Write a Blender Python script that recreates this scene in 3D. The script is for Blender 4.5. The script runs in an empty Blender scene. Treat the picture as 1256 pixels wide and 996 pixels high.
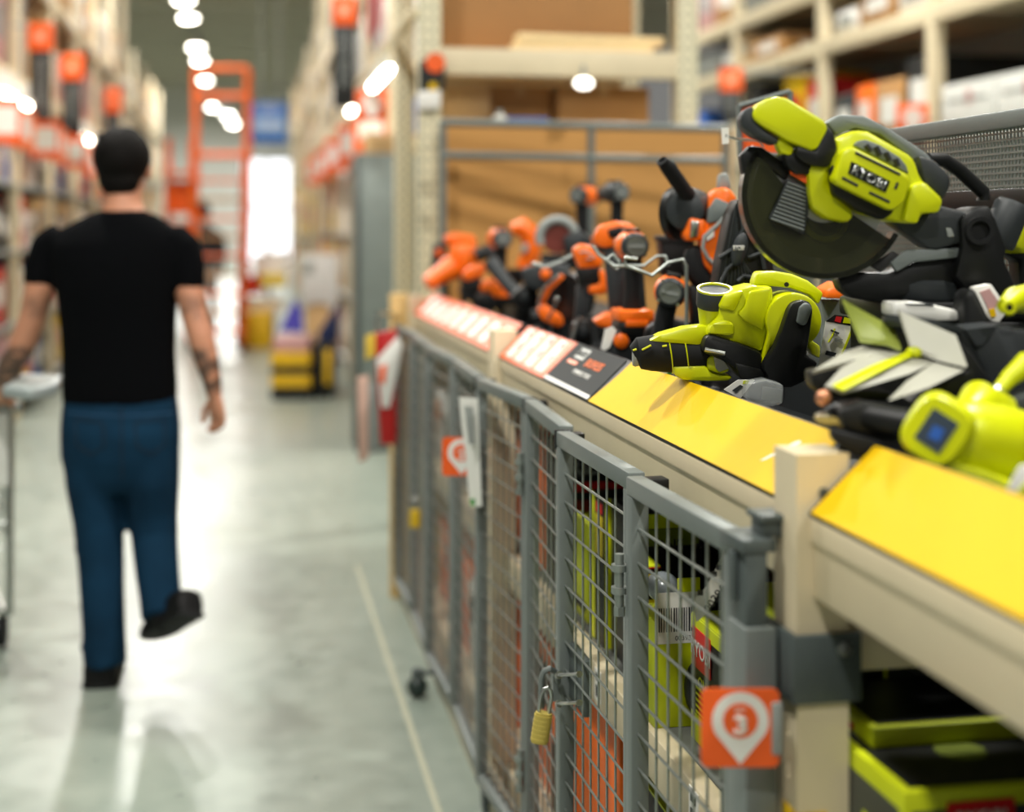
import bpy, bmesh, math, random
from mathutils import Vector, Matrix
random.seed(7)
S = bpy.context.scene
COL = S.collection

# ------------------------------------------------------------------ camera
F = 1744.4            # focal length in pixels of the 1256 px wide frame (50 mm on 36 mm)
CH = 1.46             # camera height
HORIZON = 280.0       # pixel row of the horizon
PHI = math.atan(328.0 / F)   # the camera looks this far to the right of the aisle direction (+Y)
FW = Vector((math.sin(PHI), math.cos(PHI), 0))
RT = Vector((math.cos(PHI), -math.sin(PHI), 0))
UP = Vector((0, 0, 1))
cam_d = bpy.data.cameras.new('camera')
cam = bpy.data.objects.new('camera', cam_d)
COL.objects.link(cam)
cam.location = (0, 0, CH)
cam.rotation_euler = (math.pi / 2, 0, -PHI)
cam_d.sensor_width = 36
cam_d.lens = 50
cam_d.shift_y = -(498 - HORIZON) / 1256.0
cam_d.clip_start = .05
cam_d.clip_end = 300
cam_d.dof.use_dof = True
cam_d.dof.focus_distance = 2.32
cam_d.dof.aperture_fstop = 1.7
S.camera = cam

# ------------------------------------------------------------------ world, exposure
w = bpy.data.worlds.new('store_air')
S.world = w
w.use_nodes = True
bg = w.node_tree.nodes['Background']
bg.inputs[0].default_value = (1.0, .985, .93, 1)
bg.inputs[1].default_value = .20
S.view_settings.view_transform = 'Standard'
S.view_settings.look = 'None'
S.view_settings.exposure = 0.0
S.view_settings.gamma = 1.0
S.view_settings.use_curve_mapping = False
LAMP_W = 250.0        # watts of one high bay lamp

# ------------------------------------------------------------------ pixel to place
def P(u, v, t):
    return FW * t + RT * ((u - 628.0) / F * t) + Vector((0, 0, CH + (HORIZON - v) / F * t))
def ray(u):
    return FW + RT * ((u - 628.0) / F)
def tX(u, X):
    return X / ray(u).x
def PX(u, v, X):
    return P(u, v, tX(u, X))
def PZ(u, v, z):
    return P(u, v, (CH - z) * F / (v - HORIZON))

# ------------------------------------------------------------------ materials
def lin(h):
    h = h.lstrip('#')
    c = [int(h[i:i + 2], 16) / 255 for i in (0, 2, 4)]
    return tuple(x / 12.92 if x <= .04045 else ((x + .055) / 1.055) ** 2.4 for x in c) + (1,)
MATS = {}
def mat(name, hexcol, rough=.5, metal=0.0, var=.10, scale=14.0, bump=0.0, bscale=120.0, emit=0.0, spec=.5, coat=0.0):
    if name in MATS: return MATS[name]
    m = bpy.data.materials.new(name); m.use_nodes = True
    nt = m.node_tree; N = nt.nodes; L = nt.links
    b = N['Principled BSDF']
    c = lin(hexcol)
    tc = N.new('ShaderNodeTexCoord')
    no = N.new('ShaderNodeTexNoise'); no.inputs['Scale'].default_value = scale; no.inputs['Detail'].default_value = 4
    L.new(tc.outputs['Object'], no.inputs['Vector'])
    mx = N.new('ShaderNodeMix'); mx.data_type = 'RGBA'
    mx.inputs[6].default_value = tuple(x * (1 - var) for x in c[:3]) + (1,)
    mx.inputs[7].default_value = tuple(min(1, x * (1 + var)) for x in c[:3]) + (1,)
    L.new(no.outputs['Fac'], mx.inputs[0])
    L.new(mx.outputs[2], b.inputs['Base Color'])
    b.inputs['Roughness'].default_value = rough
    b.inputs['Metallic'].default_value = metal
    b.inputs['Specular IOR Level'].default_value = spec
    if coat: b.inputs['Coat Weight'].default_value = coat
    if emit:
        L.new(mx.outputs[2], b.inputs['Emission Color'])
        b.inputs['Emission Strength'].default_value = emit
    if bump:
        n2 = N.new('ShaderNodeTexNoise'); n2.inputs['Scale'].default_value = bscale
        L.new(tc.outputs['Object'], n2.inputs['Vector'])
        bp = N.new('ShaderNodeBump'); bp.inputs['Strength'].default_value = bump; bp.inputs['Distance'].default_value = .002
        L.new(n2.outputs['Fac'], bp.inputs['Height']); L.new(bp.outputs['Normal'], b.inputs['Normal'])
    MATS[name] = m
    return m
LIME = mat('lime_plastic', '#cdd400', .33, bump=.04, bscale=600, var=.05)
LIME2 = mat('lime_card', '#bcc60a', .45, var=.08)
BLK = mat('black_plastic', '#111212', .45, bump=.05, bscale=500, spec=.35)
RUB = mat('black_rubber', '#101112', .7, bump=.15, bscale=700, spec=.3)
DGR = mat('dark_grey_plastic', '#2d3133', .5, bump=.05, bscale=500, spec=.4)
MGR = mat('mid_grey_plastic', '#6d7472', .5)
ORG = mat('orange_plastic', '#fa6f0a', .38, bump=.03, bscale=600, var=.06)
SIL = mat('bright_steel', '#b9bcb8', .28, 1.0, var=.05)
GALV = mat('galvanised_wire', '#9aa09b', .38, .75, var=.1)
GATE = mat('grey_gate_paint', '#6f7673', .42, .15, bump=.05, bscale=300)
GATED = mat('grey_bracket_paint', '#4e5655', .45, .15)
BEI = mat('beige_rack_paint', '#dccdac', .38, bump=.04, bscale=200, var=.05)
BEIF = mat('beige_rack_paint_matt', '#dccdac', .5, var=.08)
YEL = mat('yellow_sign_card', '#dfb400', .6, var=.03, scale=30, spec=.2)
WHT = mat('white_card', '#e9e7e0', .5, var=.04)
WHP = mat('white_plastic', '#e4e3dc', .4, var=.04)
SGO = mat('orange_sign_card', '#f25f16', .45, var=.05)
PCH = mat('peach_sign_card', '#f6b797', .5, var=.08)
SGB = mat('black_sign_card', '#2b2e2e', .65, var=.06, spec=.2)
INK = mat('black_ink', '#151515', .55)
RED = mat('red_card', '#c81a1c', .42, var=.08)
CARD = mat('brown_cardboard', '#b58650', .8, var=.14, scale=6, bump=.1, bscale=80)
CARD2 = mat('tan_cardboard', '#c9a472', .8, var=.12, scale=6)
WOOD = mat('pale_plywood', '#d9b676', .6, var=.15, scale=9)
PINE = mat('pine_board', '#e8cf9d', .6, var=.12, scale=9)
BRASS = mat('brass_lock', '#c9b45a', .45, .3, var=.08)
BLUE = mat('blue_card', '#2a5db0', .5)
NAVY = mat('navy_fabric', '#1d2b55', .8)
PURP = mat('violet_card', '#4a45b4', .5)
GRYC = mat('grey_card', '#8f938f', .6)
PINK = mat('pink_card', '#c79a98', .6)
CLEAR = mat('clear_blister', '#c9cdcc', .12, 0, var=.04)
CLEAR.node_tree.nodes['Principled BSDF'].inputs['Alpha'].default_value = .35
SMOKE = mat('smoked_guard', '#2e3018', .14, 0, var=.1)
SMOKE.node_tree.nodes['Principled BSDF'].inputs['Alpha'].default_value = .84
LINER = mat('grey_shelf_liner', '#5b5d57', .8)

# ------------------------------------------------------------------ mesh helpers
def frame_of(d, hint=None):
    d = d.normalized()
    h = hint or (UP if abs(d.z) < .95 else Vector((1, 0, 0)))
    x = h.cross(d).normalized(); y = d.cross(x)
    return x, y, d
def box(bm, c, s, R=None):
    """centre, full size, optional 3x3 rotation"""
    c = Vector(c); vs = []
    for z in (-.5, .5):
        for y in (-.5, .5):
            for x in (-.5, .5):
                p = Vector((x * s[0], y * s[1], z * s[2]))
                if R is not None: p = R @ p
                vs.append(bm.verts.new(c + p))
    for f in ((0, 2, 3, 1), (4, 5, 7, 6), (0, 1, 5, 4), (2, 6, 7, 3), (0, 4, 6, 2), (1, 3, 7, 5)):
        bm.faces.new([vs[i] for i in f])
    return bm
def bx(x0, x1, y0, y1, z0, z1, bm=None):
    return box(bm or bmesh.new(), ((x0 + x1) / 2, (y0 + y1) / 2, (z0 + z1) / 2), (abs(x1 - x0), abs(y1 - y0), abs(z1 - z0)))
def prism(bm, pts, vec):
    pts = [Vector(p) for p in pts]; vec = Vector(vec)
    n = Vector((0, 0, 0))
    for i in range(len(pts)):
        a, b = pts[i], pts[(i + 1) % len(pts)]
        n += Vector(((a.y - b.y) * (a.z + b.z), (a.z - b.z) * (a.x + b.x), (a.x - b.x) * (a.y + b.y)))
    if n.dot(vec) > 0: pts = pts[::-1]
    a = [bm.verts.new(p) for p in pts]; b = [bm.verts.new(p + vec) for p in pts]
    k = len(pts)
    bm.faces.new(a); bm.faces.new(b[::-1])
    for i in range(k):
        j = (i + 1) % k
        bm.faces.new((a[j], a[i], b[i], b[j]))
    return bm
def loft(bm, rings, cap=True):
    R = [[bm.verts.new(p) for p in r] for r in rings]
    k = len(R[0])
    for a, b in zip(R, R[1:]):
        for i in range(k):
            j = (i + 1) % k
            bm.faces.new((a[i], a[j], b[j], b[i]))
    if cap:
        bm.faces.new(R[0][::-1]); bm.faces.new(R[-1])
    return bm
def ring(c, x, y, rx, ry, seg=14, pw=1.0):
    out = []
    for i in range(seg):
        a = 2 * math.pi * i / seg
        ca, sa = math.cos(a), math.sin(a)
        if pw != 1.0:
            ca = math.copysign(abs(ca) ** pw, ca); sa = math.copysign(abs(sa) ** pw, sa)
        out.append(Vector(c) + x * (rx * ca) + y * (ry * sa))
    return out
def tube(bm, pts, r, seg=8, hint=None):
    pts = [Vector(p) for p in pts]
    rr = r if isinstance(r, (list, tuple)) else [r] * len(pts)
    rings = []; px = None
    for i, p in enumerate(pts):
        d = (pts[min(i + 1, len(pts) - 1)] - pts[max(i - 1, 0)]).normalized()
        if px is None:
            x, y, _ = frame_of(d, hint)
        else:
            x = (px - d * px.dot(d)).normalized(); y = d.cross(x)
        px = x
        a, b = (rr[i] if isinstance(rr[i], (list, tuple)) else (rr[i], rr[i]))
        rings.append(ring(p, x, y, a, b, seg))
    return loft(bm, rings)
def lathe(bm, prof, o, axis, seg=24):
    """prof: (radius, height along axis)"""
    x, y, d = frame_of(Vector(axis)); o = Vector(o)
    return loft(bm, [ring(o + d * h, x, y, max(r, 1e-4), max(r, 1e-4), seg) for r, h in prof])
def ell(bm, c, rx, ry, rz, R=None, seg=16, rows=10):
    rings = []
    for i in range(rows + 1):
        a = -math.pi / 2 + math.pi * i / rows
        q = ring((0, 0, math.sin(a) * rz), Vector((1, 0, 0)), Vector((0, 1, 0)), max(math.cos(a), .02) * rx, max(math.cos(a), .02) * ry, seg)
        rings.append([Vector(c) + ((R @ p) if R is not None else p) for p in q])
    return loft(bm, rings)
def arc(c, x, y, r, a0, a1, n):
    return [Vector(c) + x * (r * math.cos(math.radians(a0 + (a1 - a0) * i / n))) + y * (r * math.sin(math.radians(a0 + (a1 - a0) * i / n))) for i in range(n + 1)]
def bevel(bm, wd, seg=2, ang=28):
    bmesh.ops.remove_doubles(bm, verts=bm.verts, dist=1e-6)
    bm.normal_update()
    es = [e for e in bm.edges if len(e.link_faces) == 2 and e.calc_face_angle(0) > math.radians(ang)]
    if es: bmesh.ops.bevel(bm, geom=es, offset=wd, offset_type='OFFSET', segments=seg, profile=.5, affect='EDGES', clamp_overlap=True)
    return bm
def rotz(a): return Matrix.Rotation(a, 3, 'Z')
def obj(name, bm, m, parent=None, bev=0, smooth=True, label=None, kind=None, world=True):
    """one mesh object; coordinates are world coordinates when world is set, else local to the parent"""
    if bev: bevel(bm, bev)
    bmesh.ops.recalc_face_normals(bm, faces=bm.faces)
    me = bpy.data.meshes.new(name)
    if parent is not None and world:
        bm.transform(parent_matrix(parent).inverted())
    bm.to_mesh(me); bm.free()
    for q in (m if isinstance(m, (list, tuple)) else [m]): me.materials.append(q)
    if smooth:
        me.shade_smooth(); me.set_sharp_from_angle(angle=math.radians(38))
    o = bpy.data.objects.new(name, me); COL.objects.link(o)
    if parent is not None: o.parent = parent
    if label: o['label'] = label
    if kind: o['kind'] = kind
    return o
def parent_matrix(o):
    M_ = Matrix.LocRotScale(o.location, o.rotation_euler, o.scale)
    return parent_matrix(o.parent) @ M_ if o.parent else M_
def tag(o, label, cat, group=None):
    o['label'] = label; o['category'] = cat
    if group: o['group'] = group
    return o
def thing(name, label, cat, loc=(0, 0, 0), rot=(0, 0, 0), group=None):
    o = bpy.data.objects.new(name, None); COL.objects.link(o)
    o.empty_display_size = .05
    o.location = loc; o.rotation_euler = rot
    return tag(o, label, cat, group)
def dup(root, loc, rot=None, label=None, group=None, parent=None, scale=None):
    r = root.copy(); COL.objects.link(r)
    if parent is None:
        r.location = loc
        if rot is not None: r.rotation_euler = rot
        if scale is not None: r.scale = scale
        if label: r['label'] = label
        if group: r['group'] = group
    else:
        r.parent = parent
    for ch in list(root.children): dup(ch, None, parent=r)
    return r
def struct(name, bm, m, parent=None, **k):
    o = obj(name, bm, m, parent, **k); o['kind'] = 'structure'; return o

# outlines seen from the aisle, given a real distance and thickness
def slab(pts, t, thick, bm=None):
    return prism(bm or bmesh.new(), [P(u, v, t) for u, v in pts], FW * thick)
def plate(pts, thick):
    q = [P(*p) for p in pts]
    n = (q[1] - q[0]).cross(q[2] - q[0]).normalized()
    if n.dot(FW) < 0: n = -n
    return prism(bmesh.new(), q, n * thick)
def ptube(pts, r, seg=8, bm=None):
    return tube(bm or bmesh.new(), [P(*p) for p in pts], r, seg)

_txt = {}
def text(s, o, xdir, ydir, h, m, parent, name='lettering', bold=.0, thick=.0004, world=True, width=None):
    """flat print: string centred at o, drawn along xdir with the letters' height h along ydir"""
    key = (s, bold)
    if key not in _txt:
        cu = bpy.data.curves.new('print', 'FONT'); cu.body = s; cu.align_x = 'CENTER'; cu.align_y = 'CENTER'; cu.offset = bold
        cu.resolution_u = 3
        to = bpy.data.objects.new('print', cu); COL.objects.link(to)
        bpy.context.view_layer.update()
        me = bpy.data.meshes.new_from_object(to.evaluated_get(bpy.context.evaluated_depsgraph_get()))
        bpy.data.objects.remove(to); _txt[key] = me
    bm = bmesh.new(); bm.from_mesh(_txt[key])
    ys = [v.co.y for v in bm.verts]; xs = [v.co.x for v in bm.verts]
    k = h / max(1e-6, max(ys) - min(ys)); cy = (max(ys) + min(ys)) / 2; cx = (max(xs) + min(xs)) / 2
    kx = k if width is None else width / (max(xs) - min(xs))
    xd = Vector(xdir).normalized(); yd = Vector(ydir).normalized(); nd = xd.cross(yd)
    for v in bm.verts:
        v.co = Vector(o) + xd * ((v.co.x - cx) * kx) + yd * ((v.co.y - cy) * k)
    r = bmesh.ops.extrude_face_region(bm, geom=list(bm.faces))
    for v in [g for g in r['geom'] if isinstance(g, bmesh.types.BMVert)]: v.co += nd * thick
    return obj(name, bm, m, parent, smooth=False, world=world)
def fused(name, bm, voxel, m, parent=None, it=4, fac=.6, label=None):
    """joins overlapping closed pieces into one continuous skin"""
    bmesh.ops.recalc_face_normals(bm, faces=bm.faces)
    me = bpy.data.meshes.new(name); bm.to_mesh(me); bm.free()
    o = bpy.data.objects.new(name, me); COL.objects.link(o)
    r = o.modifiers.new('r', 'REMESH'); r.mode = 'VOXEL'; r.voxel_size = voxel
    s = o.modifiers.new('s', 'SMOOTH'); s.factor = fac; s.iterations = it
    bpy.context.view_layer.update()
    me2 = bpy.data.meshes.new_from_object(o.evaluated_get(bpy.context.evaluated_depsgraph_get()))
    bpy.data.objects.remove(o)
    if parent is not None: me2.transform(parent_matrix(parent).inverted())
    me2.materials.clear(); me2.materials.append(m); me2.shade_smooth()
    o = bpy.data.objects.new(name, me2); COL.objects.link(o)
    if parent is not None: o.parent = parent
    if label: o['label'] = label
    return o
# ------------------------------------------------------------------ structure
def floor_mat():
    m = bpy.data.materials.new('polished_concrete'); m.use_nodes = True
    N = m.node_tree.nodes; L = m.node_tree.links; b = N['Principled BSDF']
    tc = N.new('ShaderNodeTexCoord')
    n1 = N.new('ShaderNodeTexNoise'); n1.inputs['Scale'].default_value = .9; n1.inputs['Detail'].default_value = 6
    n2 = N.new('ShaderNodeTexNoise'); n2.inputs['Scale'].default_value = 9; n2.inputs['Detail'].default_value = 5
    L.new(tc.outputs['Object'], n1.inputs['Vector']); L.new(tc.outputs['Object'], n2.inputs['Vector'])
    mx = N.new('ShaderNodeMix'); mx.data_type = 'RGBA'
    mx.inputs[6].default_value = lin('#717d73'); mx.inputs[7].default_value = lin('#99a195')
    ad = N.new('ShaderNodeMath'); ad.operation = 'ADD'
    ml = N.new('ShaderNodeMath'); ml.operation = 'MULTIPLY'; ml.inputs[1].default_value = .5
    L.new(n2.outputs['Fac'], ml.inputs[0]); L.new(n1.outputs['Fac'], ad.inputs[0]); L.new(ml.outputs[0], ad.inputs[1])
    mr = N.new('ShaderNodeMapRange'); mr.inputs[1].default_value = .45; mr.inputs[2].default_value = 1.0
    L.new(ad.outputs[0], mr.inputs[0]); L.new(mr.outputs[0], mx.inputs[0]); L.new(mx.outputs[2], b.inputs['Base Color'])
    r2 = N.new('ShaderNodeMapRange'); r2.inputs[1].default_value = .3; r2.inputs[2].default_value = .7
    r2.inputs[3].default_value = .27; r2.inputs[4].default_value = .38
    L.new(n2.outputs['Fac'], r2.inputs[0]); L.new(r2.outputs[0], b.inputs['Roughness'])
    b.inputs['Specular IOR Level'].default_value = .5
    return m
FLOOR = floor_mat()
fl = struct('floor', bx(-14, 14, -8, 64, -.2, 0), FLOOR, smooth=False)
JOINT = mat('pale_floor_joint', '#a9aa94', .4)
struct('floor_joint', bx(.468, .486, -2, 6.2, -.001, .0012), JOINT, fl, smooth=False)
struct('floor_joint', bx(-14, 14, 12.0, 12.016, -.001, .0012), JOINT, fl, smooth=False)
CEILM = mat('painted_roof_deck', '#b9b39c', .8, var=.08, scale=3)
JOIST = mat('painted_roof_joist', '#c6c1ad', .7, var=.06)
ce = struct('ceiling', bx(-14, 14, -8, 64, 7.6, 7.75), CEILM, smooth=False)
y = 6.0
jm = None
while y < 63:
    if jm is None:
        jb = bmesh.new(); bx(-14, 14, -.06, .06, 7.50, 7.6, jb); bx(-14, 14, -.04, .04, 7.0, 7.06, jb)
        for i in range(28):
            x0 = -14 + i
            prism(jb, [(x0, -.02, 7.06), (x0 + .04, -.02, 7.06), (x0 + .54, -.02, 7.5), (x0 + .5, -.02, 7.5)], (0, .04, 0))
            prism(jb, [(x0 + 1, -.02, 7.06), (x0 + .96, -.02, 7.06), (x0 + .46, -.02, 7.5), (x0 + .5, -.02, 7.5)], (0, .04, 0))
        jm = obj('roof_joist', jb, JOIST, ce, smooth=False); jm.location = (0, y, 0)
    else:
        q = jm.copy(); COL.objects.link(q); q.location = (0, y, 0)
    y += 3.0
WALLM = mat('white_painted_wall', '#dcdad2', .7, var=.05, scale=1)
wb = struct('wall_back', bx(-14, 14, 62, 62.2, 0, 7.6), WALLM, smooth=False)
DAY = mat('daylight_glass', '#f6f8ff', .3, emit=1.7, var=.03)
wi = struct('window_1', bx(-.1, 1.9, 61.9, 61.98, .1, 4.4), DAY, smooth=False)
fb = bmesh.new()
for x0 in (-.15, .9, 1.95): bx(x0 - .05, x0 + .05, 61.82, 61.9, 0, 4.4, fb)
bx(-.2, 2.0, 61.82, 61.9, 4.4, 4.55, fb); bx(-.2, 2.0, 61.82, 61.9, 2.3, 2.4, fb)
struct('window_frame', fb, GRYC, wi, smooth=False)

# ------------------------------------------------------------------ high bay lamps
LENS = mat('lamp_lens', '#fff8ea', .3, emit=30, var=.01)
HOUS = mat('lamp_housing', '#cfcfca', .5)
def high_bay(x, y, z=6.2, first=[None]):
    if first[0] is None:
        o = thing('high_bay_lamp', 'white high bay ceiling lamp in the row above the aisle', 'lamp', (x, y, 6.2), group='high bay lamps below the roof')
        hb = bmesh.new(); lathe(hb, [(.05, .45), (.12, .42), (.13, .25), (.20, .12), (.20, .02), (.185, .02)], (0, 0, 0), (0, 0, 1), 20)
        obj('housing', hb, HOUS, o, world=False)
        obj('lens', lathe(bmesh.new(), [(.18, .03), (.18, 0), (.10, -.03)], (0, 0, 0), (0, 0, 1), 20), LENS, o, world=False)
        obj('hanging_rod', tube(bmesh.new(), [(0, 0, .42), (0, 0, 1.42)], .012), HOUS, o, world=False)
        ld = bpy.data.lights.new('lamp_light', 'AREA'); ld.shape = 'DISK'; ld.size = .45; ld.energy = LAMP_W; ld.color = (1, .98, .925)
        lo = bpy.data.objects.new('lamp_light', ld); COL.objects.link(lo); lo.parent = o; lo.location = (0, 0, -.06)
        first[0] = o
    else:
        o = dup(first[0], (x, y, z))
    if y < 30:      # hangs above or behind the frame
        o.name = 'high_bay_lamp_offscreen'
        for c in o.children:
            if c.type == 'LIGHT': c.name = 'lamp_light_offscreen'
    if z < 6: obj('hanging_rod', tube(bmesh.new(), [(0, 0, 1.40), (0, 0, 7.6 - z)], .012), HOUS, o, world=False)
    return o
# the row that shows above the aisle, then its lamps that hang out of the frame, and the row over the next aisle
for yy in (30.4, 33.0, 38.3, 41.3, 46.8, 51.8, 57.0): high_bay(-1.25, yy)
high_bay(-.58, 50.7, 5.4); high_bay(-.43, 54.8, 5.4)
for yy in (-3.5, 1.5, 6.5, 11.5, 17, 23): high_bay(-1.35, yy)
for yy in (-3.0, 2.5, 8, 13.5): high_bay(3.1, yy)
# ------------------------------------------------------------------ tool display rack beside the aisle
XF = .655             # aisle face of the beams
YN, YM, YE = 1.61, 3.68, 5.62   # uprights
rack = thing('tool_display_rack', 'beige steel display rack carrying cordless power tools behind grey gates', 'rack', (.9, 3.2, 0))
def upright(y, ztop, name='upright'):
    b = bmesh.new()
    bx(.635, .700, y - .036, y + .036, 0, ztop, b)
    o = obj(name, b, BEI, rack, bev=.004)
    return o
# the near upright is a hollow column with real slots in its aisle face
SL = [.30 + .0508 * i for i in range(14)]
ub = bmesh.new(); y0_, y1_ = YN - .036, YN + .036
bx(.639, .700, y0_, y0_ + .004, 0, 1.191, ub); bx(.639, .700, y1_ - .004, y1_, 0, 1.191, ub); bx(.696, .700, y0_ + .004, y1_ - .004, 0, 1.191, ub); bx(.639, .700, y0_, y1_, 1.191, 1.195, ub)
bx(.635, .639, y0_, YN - .014, 0, 1.195, ub); bx(.635, .639, YN - .004, y1_, 0, 1.195, ub)
zz_ = 0
for z in SL + [1.195]:
    bx(.635, .639, YN - .014, YN - .004, zz_, z, ub); zz_ = z + .022
un = obj('upright', ub, BEI, rack, smooth=False)
upright(YM, 1.195); upright(YE - .04, 1.195)
for y in (YN, YM, YE - .04):
    obj('rear_upright', bx(1.20, 1.265, y - .036, y + .036, 0, 1.13), BEI, rack, bev=.004)
    obj('brace', bx(.70, 1.20, y - .015, y + .015, .93, .985), BEI, rack, bev=.003)
# slots in the near upright and the beam end plate
k = 0
for z in (1.10, 1.15):
    obj('end_plate_bolt', lathe(bmesh.new(), [(.006, 0), (.006, .004)], (.668, YN - .0355, z), (0, -1, 0), 6), GATED, un)
def beam(y0, y1, zt=1.125, h=.098):
    b = bmesh.new()
    # stepped box beam: rounded top lip over a recessed lower face
    pr = [(XF, zt - h), (XF, zt - .038), (XF - .004, zt - .032), (XF - .004, zt - .004), (XF, zt), (XF + .04, zt), (XF + .04, zt - h)]
    prism(b, [(x, y0, z) for x, z in pr], (0, y1 - y0, 0))
    return b
for y0, y1 in ((-.55, YN - .036), (YN + .036, YM - .036), (YM + .036, YE - .076)):
    obj('beam', beam(y0, y1), BEI, rack, bev=.004)
    obj('lower_beam', bx(.665, .70, y0, y1, .54, .62), BEI, rack, bev=.004)
    obj('shelf_deck', bx(.70, 1.24, y0, y1, .60, .62), LINER, rack, smooth=False)
    obj('tool_deck', bx(.69, 1.24, y0, y1, 1.10, 1.122), DGR, rack, smooth=False)
    obj('base_deck', bx(.665, 1.24, y0, y1, 0, .07), BEI, rack, bev=.004)
    obj('back_panel', bx(1.24, 1.255, y0, y1, 0, 1.12), LINER, rack, smooth=False)
    obj('tool_step', bx(1.0, 1.24, y0, y1, 1.122, 1.20), DGR, rack, smooth=False)
    # channel that holds the price cards
    c = bmesh.new()
    prism(c, [(.652, y0, 1.121), (.650, y0, 1.127), (.730, y0, 1.203), (.738, y0, 1.203), (.738, y0, 1.195), (.664, y0, 1.121)], (0, y1 - y0, 0))
    obj('price_channel', c, DGR, rack, smooth=False)
# kick plate and plywood end post
struct('baseboard_display', bx(.60, .64, -.5, 5.6, 0, .065), mat('worn_kick_plate', '#b9b296', .5, var=.2), bev=.004)
obj('end_post', bx(.568, .64, YE - .02, YE + .05, 0, 1.20), WOOD, rack, bev=.004)
obj('end_panel', bx(.64, 1.26, YE, YE + .03, 0, 1.16), WOOD, rack, bev=.003)
# grey wrap bracket on the near upright
br = bmesh.new()
bx(.626, .634, YN - .044, YN + .05, .905, .985, br); bx(.626, .712, YN - .046, YN - .037, .905, .985, br)
brk = obj('wrap_bracket', br, GATED, rack, bev=.002)
obj('bolt', lathe(bmesh.new(), [(.010, 0), (.010, .004), (.006, .0045), (.006, .010)], (.690, YN - .046, .968), (0, -1, 0), 6), SIL, brk)
obj('bolt', lathe(bmesh.new(), [(.006, 0), (.006, .006)], (.626, YN + .03, .915), (-1, 0, 0), 6), SIL, brk)
hb = bmesh.new()   # upper hinge clamp
bx(.610, .640, YN + .012, YN + .050, 1.0885, 1.115, hb); bx(.606, .645, YN + .005, YN + .056, 1.108, 1.116, hb)
obj('hinge_clamp', hb, GATED, rack, bev=.002)
sl = bmesh.new(); bx(.6333, .6353, YN - .037, YN + .005, .70, .775, sl); bx(.634, .672, YN - .0375, YN - .0355, .70, .775, sl)
stk = obj('warning_sticker', sl, mat('yellow_sticker', '#e8bd12', .5), rack, smooth=False, label='yellow sticker with black bars')
sb = bmesh.new()
for i in range(7): bx(.640 + i * .0042, .6422 + i * .0042, YN - .0382, YN - .0374, .71, .735, sb)
bx(.640, .668, YN - .0382, YN - .0374, .756, .766, sb); bx(.650, .668, YN - .0382, YN - .0374, .742, .752, sb)
obj('sticker_print', sb, INK, stk, smooth=False)

# ------------------------------------------------------------------ price cards in the sloping channel
A = Vector((.650, 0, 1.127)); B = Vector((.730, 0, 1.203)); SLOPE = (B - A).normalized(); SN = Vector((-SLOPE.z, 0, SLOPE.x)); SH = (B - A).length
def on_card(y, f, lift=.0): return A + SLOPE * (SH * f) + Vector((0, y, 0)) + SN * lift
def card(name, y0, y1, m, label, group=None, skew=.0, curve=False):
    b = bmesh.new()
    left = [on_card(y1 + (skew * (s / 6) if not curve else -.028 * math.sin(math.pi * s / 12)), s / 6, .001) for s in range(7)]
    right = [on_card(y0, s / 6, .001) for s in range(7)]
    prism(b, [left[i] for i in range(7)] + right[::-1], SN * .0012)
    o = obj(name, b, m, smooth=False)
    return tag(o, label, 'sign', group)
yc = card('price_card', YN + .045, 2.66, YEL, 'blank yellow price card strip joined to the black card', curve=True)
sm = bmesh.new(); prism(sm, [on_card(1.795, .30, .0022), on_card(1.785, .33, .0022), on_card(1.735, .72, .0022), on_card(1.742, .74, .0022), on_card(1.752, .70, .0022)], SN * .0004)
obj('white_scuff', sm, WHT, yc, smooth=False, label='white scuff')
card('price_card', -.5, YN - .045, YEL, 'blank yellow price card strip on the bay without gates')
bc = card('price_card', 2.668, 3.08, SGB, 'charcoal price card with white and orange lettering')
def strip(y0, y1, f0, f1, m, par, lift=.0024, name='printed_band', th=.0004):
    b = bmesh.new(); prism(b, [on_card(y0, f0, lift), on_card(y1, f0, lift), on_card(y1, f1, lift), on_card(y0, f1, lift)], SN * th)
    return obj(name, b, m, par, smooth=False)
strip(2.672, 3.078, 0.02, .10, WHT, bc)
YD = Vector((0, -1, 0))
strip(2.93, 3.01, .68, .93, mat('grey_print', '#c9cac4', .5), bc)
strip(2.945, 3.03, .53, .61, ORG, bc)
text('RIDGID', on_card(2.97, .81, .003), YD, SLOPE, .016, SGB, bc, bold=.02)
text('BRUSHLESS', on_card(2.825, .67, .0026), YD, SLOPE, .021, ORG, bc, bold=.015, width=.13)
text('POWERFUL TOOLS', on_card(2.85, .41, .0026), YD, SLOPE, .011, WHT, bc, bold=.015, width=.14)
oc = card('price_card', 3.085, YM - .045, SGO, 'orange price card printed with four pale tool pictures')
strip(3.10, 3.60, .09, .95, PCH, oc, lift=.0022)
for i in range(4):
    y0 = 3.13 + i * .125
    b = bmesh.new(); prism(b, [on_card(y0, .10, .0030), on_card(y0 + .07, .10, .0030), on_card(y0 + .085, .45, .0030), on_card(y0 + .09, .95, .0030), on_card(y0 + .03, .95, .0030), on_card(y0 + .01, .5, .0030)], SN * .0004)
    obj('tool_picture', b, WHT, oc, smooth=False)
    strip(y0 + .02, y0 + .045, .35, .55, GRYC, oc, lift=.0037); strip(y0 + .03, y0 + .055, .75, .88, GRYC, oc, lift=.0037)
    strip(y0 - .018, y0 - .006, .06, .95, SGO, oc, lift=.0028)
o2 = card('price_card', YM + .045, YE - .09, SGO, 'orange and white price card strip near the plywood end post')
for i in range(9):
    y0 = YM + .08 + i * .195
    strip(y0, y0 + .10, .15, .80, WHT, o2); strip(y0 + .12, y0 + .165, .05, .95, SGO, o2)

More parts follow.
